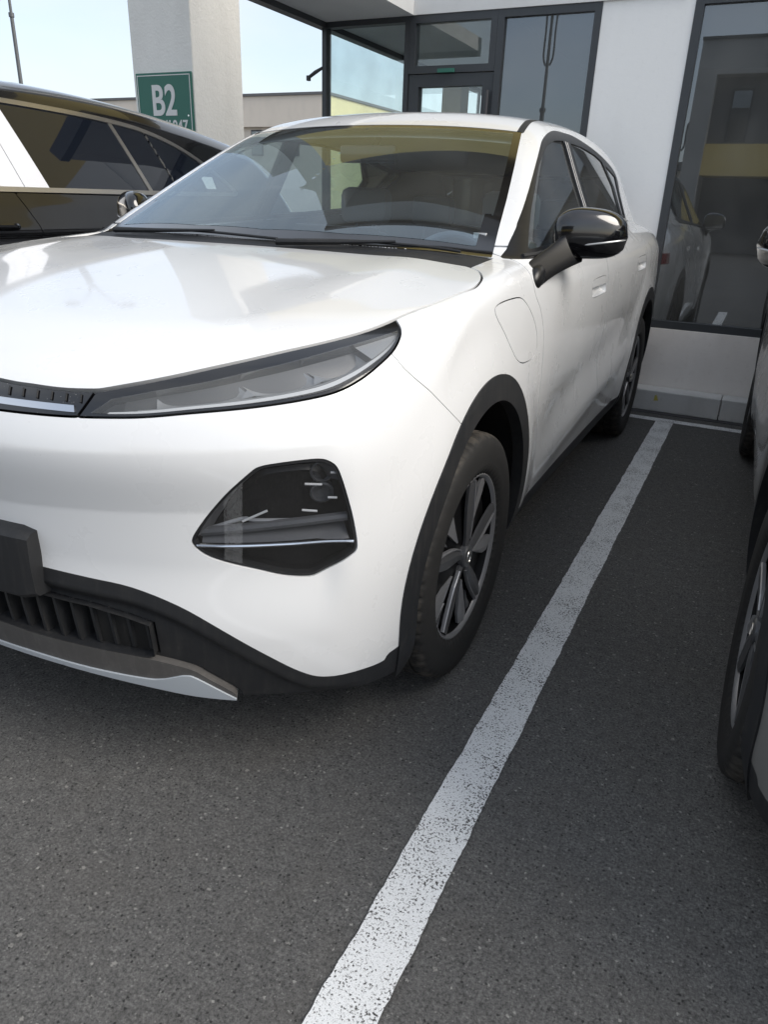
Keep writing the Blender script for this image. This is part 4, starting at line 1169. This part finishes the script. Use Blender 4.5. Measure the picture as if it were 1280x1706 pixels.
# ------------------------------------------------------------------ bay number pillar
pl = tag(empty('stucco_pillar', (-4.02, 4.45, 0)), 'square white stucco pillar carrying the green bay sign', 'pillar')
MB().box(-.37, .37, 0, .76, 0, 5.6, .012).build('shaft', 'white_stucco', pl)
sg = tag(empty('bay_sign', (-3.985, 4.444, 1.985)), 'green B2 bay sign with white border on the stucco pillar', 'sign')
MB().box(-.355, .325, -.018, 0, -.30, .325, .004).build('sign_plate', 'sign_green', sg)
for (x0, x1, z0, z1) in ((-.340, .310, .298, .306), (-.340, .310, -.286, -.278), (-.340, -.332, -.2775, .2975), (.302, .310, -.2775, .2975)):
    MB().box(x0, x1, -.0205, -.0185, z0, z1).build('sign_border', 'sign_white', sg)
def text(name, s, size, loc, m, parent, bold=.0, sx=1.0):
    cu = bpy.data.curves.new(name, 'FONT'); cu.body = s; cu.size = size; cu.extrude = .0012; cu.offset = bold; cu.align_x = 'CENTER'
    o = bpy.data.objects.new(name, cu); COL.objects.link(o)
    dg = bpy.context.evaluated_depsgraph_get(); me = bpy.data.meshes.new_from_object(o.evaluated_get(dg))
    bpy.data.objects.remove(o); bpy.data.curves.remove(cu)
    me.materials.clear(); me.materials.append(M[m]); t = link(bpy.data.objects.new(name, me), parent)
    t.location = loc; t.rotation_euler = (R(90), 0, 0); t.scale = (sx, 1, 1); return t
text('lettering', 'B2', .36, (-.02, -.020, -.03), 'sign_white', sg, .008, .82)
text('lettering', 'B2/1047', .14, (.045, -.020, -.175), 'sign_white', sg, .003, .9)
for x in (-.30, .27): MB().lathe([(-.021, .001), (-.021, .008), (-.018, .009)], 12, 'y', (x, 0, -.04)).build('fixing_screw', 'chrome', sg, True)

# ------------------------------------------------------------------ far block, poles
fb = tag(empty('far_building', (-24, 40, 0)), 'long cream flat-roofed block with a sunlit yellow end, far behind the pillar', 'building')
def fbx(name, m, x0, x1, y0, y1, z0, z1, p=fb): return MB().box(x0+24, x1+24, y0-40, y1-40, z0, z1).build(name, m, p)
fbx('wall', 'cream_wall', -60, -23.6, 40.2, 60, 0, 6.85)
fbx('end_wall', 'yellow_wall', -23.59, -23.3, 40.2, 75, 0, 6.85)
fbx('upper_band', 'cream_wall', -60, -23.55, 39.9, 40.19, 5.2, 6.85)
fbx('roof_edge', 'dark_wall', -60.1, -23.2, 39.8, 60.1, 6.851, 6.99)
fbx('roof_edge', 'dark_wall', -23.58, -23.2, 60.101, 75.1, 6.851, 6.99)
for i in range(11):
    x = -28.9-2.6*i
    w = fbx('window', 'far_dark', x, x+.85, 40.12, 40.199, 3.6, 5.05)
    fbx('pane', 'showroom_glass', x+.06, x+.79, 40.10, 40.119, 3.68, 4.97, w)
fbx('window', 'far_dark', -26.6, -25.4, 40.12, 40.199, 3.6, 5.05)
def lamp_post(x, y, h, label, arms=True, r=.06):
    t = tag(empty('lamp_post', (x, y, 0)), label, 'lamp post')
    MB().tube([(0, 0, 0), (0, 0, h*.62)], [r*1.15, r*.9], 12).build('pole', 'pole_grey', t, True)
    MB().tube([(0, 0, h*.62), (0, 0, h)], [r*.7, r*.55], 12).build('pole_top', 'pole_grey', t, True)
    MB().lathe([(h*.62-.05, r*.9), (h*.62-.05, r*1.3), (h*.62+.05, r*1.3), (h*.62+.05, r*.7)], 14, 'z').build('collar', 'pole_grey', t, True)
    if arms:
        for s in (1, -1):
            a = [(s*.06, 0, h*.80), (s*.14, 0, h*.84), (s*.14, 0, h*.96), (s*.22, 0, h*1.02), (s*.75, 0, h*1.08), (s*1.1, 0, h*1.09)]
            MB().tube(crom(a, 4), .028, 8).build('arm', 'pole_grey', t, True)
            MB().box(min(s*1.05, s*1.65), max(s*1.05, s*1.65), -.11, .11, h*1.085, h*1.085+.09, .02).build('lamp_head', 'pole_grey', t)
    return t
lamp_post(-18.3, 14.7, 9.0, 'slim grey lamp post rising behind the black car', True, .055)
# things behind the viewer, seen mirrored in the showroom glass
lamp_post(-5.2, -14.5, 6.2, 'twin-armed lamp post across the lot, mirrored in the glass beside the door', True, .07)
lamp_post(-1.95, -20.5, 4.0, 'short twin-armed lamp post across the lot, mirrored in the display window', True, .05)
ob = tag(empty('opposite_building', (0, -18, 0)), 'grey two-storey block with an ochre band across the lot, mirrored in the display window', 'building')
def obx(name, m, x0, x1, y0, y1, z0, z1, p=ob): return MB().box(x0, x1, y0+18, y1+18, z0, z1).build(name, m, p)
obx('frame_wall', 'grey_wall', -1.5, -.95, -26, -18, 0, 6.0)
obx('frame_wall', 'grey_wall', -.949, 16, -26, -18, 5.1, 6.0)
obx('upper_wall', 'dark_wall', -.949, 16, -26, -18.6, 3.25, 5.099)
obx('ochre_band', 'ochre_wall', -.949, 16, -26, -18.2, 2.35, 3.249)
obx('lower_wall', 'dark_wall', -.949, 16, -26, -20.0, 0, 2.349)
obx('roof_edge', 'frame_grey', -1.52, 16, -26, -17.95, 6.001, 6.08)
for i in range(6):
    x = -.45+2.4*i
    w = obx('window', 'frame_grey', x, x+.62, -18.599, -18.56, 3.33, 4.78)
    obx('pane', 'showroom_glass', x+.06, x+.56, -18.559, -18.55, 3.39, 4.72, w)
for i in range(5): obx('shop_column', 'grey_wall', 1.4+3*i, 1.9+3*i, -19.999, -19.5, 0, 2.349)
lb = tag(empty('low_block', (-8, -30, 0)), 'low dark-roofed block far across the lot, mirrored in the display window', 'building')
MB().box(-30, 5.9, -8, 0, 0, 3.0).build('wall', 'cream_wall', lb); MB().box(-30.2, 6.1, -8.2, .2, 3.001, 3.35).build('roof', 'dark_wall', lb)

# ------------------------------------------------------------------ the cars
suv = build_suv()
tag(suv, 'white electric crossover with slim grey headlights parked nose-out beside the worn line', 'car', 'cars parked nose-out at the showroom')
grey = copy_tree(suv); grey.location = (2.548, .0, 0); grey.rotation_euler.z = .020
tag(grey, 'grey crossover at the right edge, only its wheels and door side in view', 'car', 'cars parked nose-out at the showroom')
def repaint(o):
    for sl in o.material_slots:
        if sl.material and sl.material.name == 'white_paint': sl.link = 'OBJECT'; sl.material = M['grey_paint']
    for c in o.children: repaint(c)
repaint(grey)

# ---- black estate on the left: its own body shape
X_prof = spl([.15, .3, .45, .6, .8, .95, 1.08, 1.17, 1.24, 1.35], [-.14, -.05, -.02, -.012, 0, 0, -.012, -.030, -.06, -.16])
X_plan = spl([-1.9, -1.5, -1.0, -.4, .6, 1.6, 2.4, 3.0, 3.5], [.80, .90, .955, .97, .972, .972, .965, .93, .86])
X_roof = spl([-.4, 0., .4, .9, 1.4, 1.9, 2.4, 2.9, 3.3, 3.6], [1.66, 1.715, 1.755, 1.782, 1.784, 1.757, 1.703, 1.62, 1.53, 1.45])
X_tail = spl([.15, .4, .8, 1.1, 1.3, 1.5, 1.7], [3.38, 3.48, 3.50, 3.46, 3.33, 3.12, 2.86])
X_hood = spl([-2., -1.7, -1.3, -.8, -.2], [.80, .98, 1.06, 1.12, 1.17])
def estate_f(p):
    a = np.abs(p[..., 0]); y = p[..., 1]; z = p[..., 2]
    dS = (a-X_plan(y)-X_prof(np.clip(z, .12, 1.4)))*.97
    dF = (-1.78+.28*a*a+.3*a**6+.10*((z-.65)/.4)**2-y)*.8
    dB = (y-X_tail(np.clip(z, .15, 1.7))+.22*a*a)*.85
    low = smax(smax(smax(dS, dF, .1), dB, .12), .2-z, .05)
    deck = np.where(y < -.2, z-X_hood(y)+.03*a*a, z-1.225-.0*y)
    low = smax(low, deck, .06)
    dW = (-.62+.25*a*a+1.75*(z-1.15)-y)*.5
    dG = (a-(.935-.42*(z-1.21)-.10*(z-1.21)**2+.0*y-.05*sstep(1.8, 3.2, y)))*.9
    dR = (z-X_roof(y)+.10*a*a+.10*a**4)*.97
    upp = smax(smax(smax(smax(dW, dG, .05), dR, .08), dB, .10), 1.05-z, .03)
    return smin(low, upp, .02)
def build_estate():
    car = empty('estate_car'); FIELD[0] = estate_f
    V, Q = surface_nets(estate_f, (-.03, -1.9, .14), (1.04, 3.6, 1.84), .028)
    T = tri(Q); V = project(V, estate_f, 3); V, T = subdiv(V, T, estate_f, 2)
    V, T = clip(V, T, -V[:, 0]); V[np.abs(V[:, 0]) < 2e-4, 0] = 0
    def cut(fun, gap=0.):
        nonlocal V, T
        g = fun(V); a = clip(V, T, g+gap); V, T = clip(V, T, -g+gap); return a
    mx = lambda *a: np.maximum.reduce(a)
    def both(name, VT, m, fl=.012, parent=car):
        if len(VT[1]) == 0: return
        A, B = flange(*VT, fl); np_mesh(name, A, B, m, parent); np_mesh(name, *mirror(A, B), m, parent)
    def centre(name, VT, m, fl=.012):
        A, B = flange(*whole(*VT), fl); return np_mesh(name, A, B, m, car)
    DL = [(-.50, 1.235), (-.15, 1.42), (.15, 1.565), (.45, 1.625), (.85, 1.648), (1.30, 1.640), (1.60, 1.624), (1.83, 1.60), (2.06, 1.547), (2.25, 1.475), (2.42, 1.385), (2.55, 1.30), (2.56, 1.262), (2.4, 1.252), (1.4, 1.243), (.2, 1.236)]
    dl_c = crom(DL, 5, True)
    dlo = cut(lambda V: mx(poly_sd(YZ(V), dl_c), .5-V[:, 0]))
    trim, dlo = dark_ring(*dlo, YZ, dl_c, .022)
    # pillars and panes
    def band(y0t, y0b, y1t, y1b): return [(y0b, 1.20), (y0t, 1.70), (y1t, 1.70), (y1b, 1.20)]
    dV, dT = dlo; bits = {}
    def take(name, poly, gap=.0):
        nonlocal dV, dT
        g = poly_sd(YZ(dV), poly); bits.setdefault(name, []).append(clip(dV, dT, g+gap)); dV, dT = clip(dV, dT, -g+gap)
    take('pillar_film', band(.66, .75, .785, .885), .002); take('pillar_film', band(.785, .885, .895, 1.035), .002)
    take('window_bar', band(1.565, 1.735, 1.590, 1.765)); take('window_bar', band(1.80, 2.00, 1.812, 2.012))
    take('front_door_window', band(-1.5, -1.5, .66, .75)); take('rear_door_window', band(.895, 1.035, 1.565, 1.735)); take('rear_door_window', band(1.590, 1.765, 1.80, 2.0)); take('quarter_window', band(1.812, 2.012, 4, 4))
    both('window_trim', (trim[0]+vnormals(*trim)*.004, trim[1]), 'dull_chrome', .012)
    for nm, lst in bits.items():
        for p in lst:
            if nm == 'pillar_film': both(nm, (p[0]+vnormals(*p)*.003, p[1]), 'film_white', .01)
            elif nm == 'window_bar': both(nm, p, 'dull_chrome', .008)
            else: both(nm, offset_patch(*p, .004), 'tinted_gloss', 0)
    ws = cut(lambda V: mx(-.56+.25*V[:, 0]**2+.0-V[:, 1], V[:, 1]-.26, V[:, 0]-.86+.30*(V[:, 1]+.5), 1.16-V[:, 2], V[:, 2]-1.69))
    centre('windscreen', ws, 'dark_glass', 0)
    hood = cut(lambda V: mx(V[:, 0]-.80, V[:, 1]+.62-.2*V[:, 0]**2, 1.0-V[:, 2]), .002); centre('bonnet', hood, 'black_paint')
    hl = cut(lambda V: mx(np.abs(V[:, 2]-.86)-.05, V[:, 1]+1.25, .45-V[:, 0])); both('headlight', hl, 'lamp_grey')
    gr = cut(lambda V: mx(np.abs(V[:, 2]-.62)-.16, V[:, 1]+1.4, V[:, 0]-.42)); centre('grille', offset_patch(*gr, .02), 'liner_black', -.02)
    tl = cut(lambda V: mx(np.abs(V[:, 2]-1.05)-.05, 3.1-V[:, 1])); both('tail_lamp', tl, 'tail_red')
    rg = cut(lambda V: mx(V[:, 0]-.62, 1.25-V[:, 2], V[:, 2]-1.56, 2.9-V[:, 1])); centre('rear_window', rg, 'dark_glass', 0)
    for yc in (-.82, 2.22):
        cut(lambda V: mx((np.hypot(V[:, 1]-yc, V[:, 2]-.37)-.40), .45-V[:, 0]))
        for s in (1, -1):
            ph = np.linspace(R(-30), R(210), 30); rows = [[(s*xx, yc+.41*math.cos(t), .37+.41*math.sin(t)) for t in ph] for xx in (.5, .7, .93)]
            A, B = strip_mesh(rows); bb = MB().add(A, B); bb.f.append(tuple(range(30))); bb.build('wheel_arch_liner', 'liner_black', car, True)
    d1 = [(-.55, .28), (-.60, 1.0), (-.56, 1.25), (.80, 1.25), (.87, 1.10), (.93, .85), (.95, .28)]
    d2 = [(.95, .28), (.93, .85), (.87, 1.10), (.80, 1.25), (2.1, 1.25), (2.06, .95), (1.85, .75), (1.72, .28)]
    c1 = np.array(d1); D1 = cut(lambda V: mx(poly_sd(YZ(V), c1), .4-V[:, 0], V[:, 2]-1.238), .0022)
    c2 = np.array(d2); D2 = cut(lambda V: mx(poly_sd(YZ(V), c2), .4-V[:, 0], V[:, 2]-1.238), .0022)
    both('front_door', D1, 'black_paint', .02); both('rear_door', D2, 'black_paint', .02)
    for s in (1, -1):
        for hy in (.62, 1.62):
            P = [on_side(hy+dy, 1.085, off, estate_f)*np.array([s, 1, 1]) for dy, off in ((-.12, .0), (-.10, .030), (0, .036), (.10, .030), (.12, .0))]
            MB().tube(crom(P, 4), .012, 8).build('door_handle', 'black_paint', car, True)
    low = cut(lambda V: V[:, 2]-.34); centre('lower_trim', low, 'black_plastic')
    roof = cut(lambda V: mx(V[:, 0]-.60, 1.5-V[:, 2], V[:, 1]-2.7), .0); centre('roof_panel', roof, 'black_paint', .002)
    centre('body_shell', (V, T), 'black_paint')
    for s in (1, -1):
        m_ = MB(); bm = bmesh.new(); bmesh.ops.create_uvsphere(bm, u_segments=20, v_segments=12, radius=1)
        for v in bm.verts: v.co = Vector((s*1.06+v.co.x*.11, -.22+v.co.y*.07, 1.24+v.co.z*.08))
        m_.bm(bm); m_.tube([(s*.93, -.18, 1.20), (s*1.0, -.21, 1.21)], .03, 10); m_.build('side_mirror', 'black_paint', car, True)
    # a paper stuck in the rear quarter window, wheels
    p = on_side(2.22, 1.36, .006, estate_f); q = on_side(2.34, 1.36, .006, estate_f); r_ = on_side(2.34, 1.29, .006, estate_f); t_ = on_side(2.24, 1.29, .006, estate_f)
    np_mesh('window_sticker', [p, q, r_, t_], [[0, 3, 2, 1]], 'label_white', car, False)
    src = [c for c in suv.children if c.name.startswith('wheel') and c.name.split('.')[0] == 'wheel'][0]
    for yc in (-.82, 2.22):
        for s in (1, -1):
            w = copy_tree(src, car); w.location = (s*.835, yc, WHEEL_Z); w.rotation_euler = (0, 0, 0 if s > 0 else math.pi)
    return car
def on_top_f(fun, x, y, off):
    p = root(fun, lambda s: (x, y, s), 1.95, .5); g = grad_f(p[None], fun)[0]; return p+off*g/np.linalg.norm(g)
M['tinted_gloss'] = mat('tinted_gloss', (.006, .008, .013), .03, 0, 1., .01)
est = build_estate(); est.location = (-2.66, 0, 0)
tag(est, 'black estate with chrome window line and white film on its door pillar', 'car', 'cars parked nose-out at the showroom')
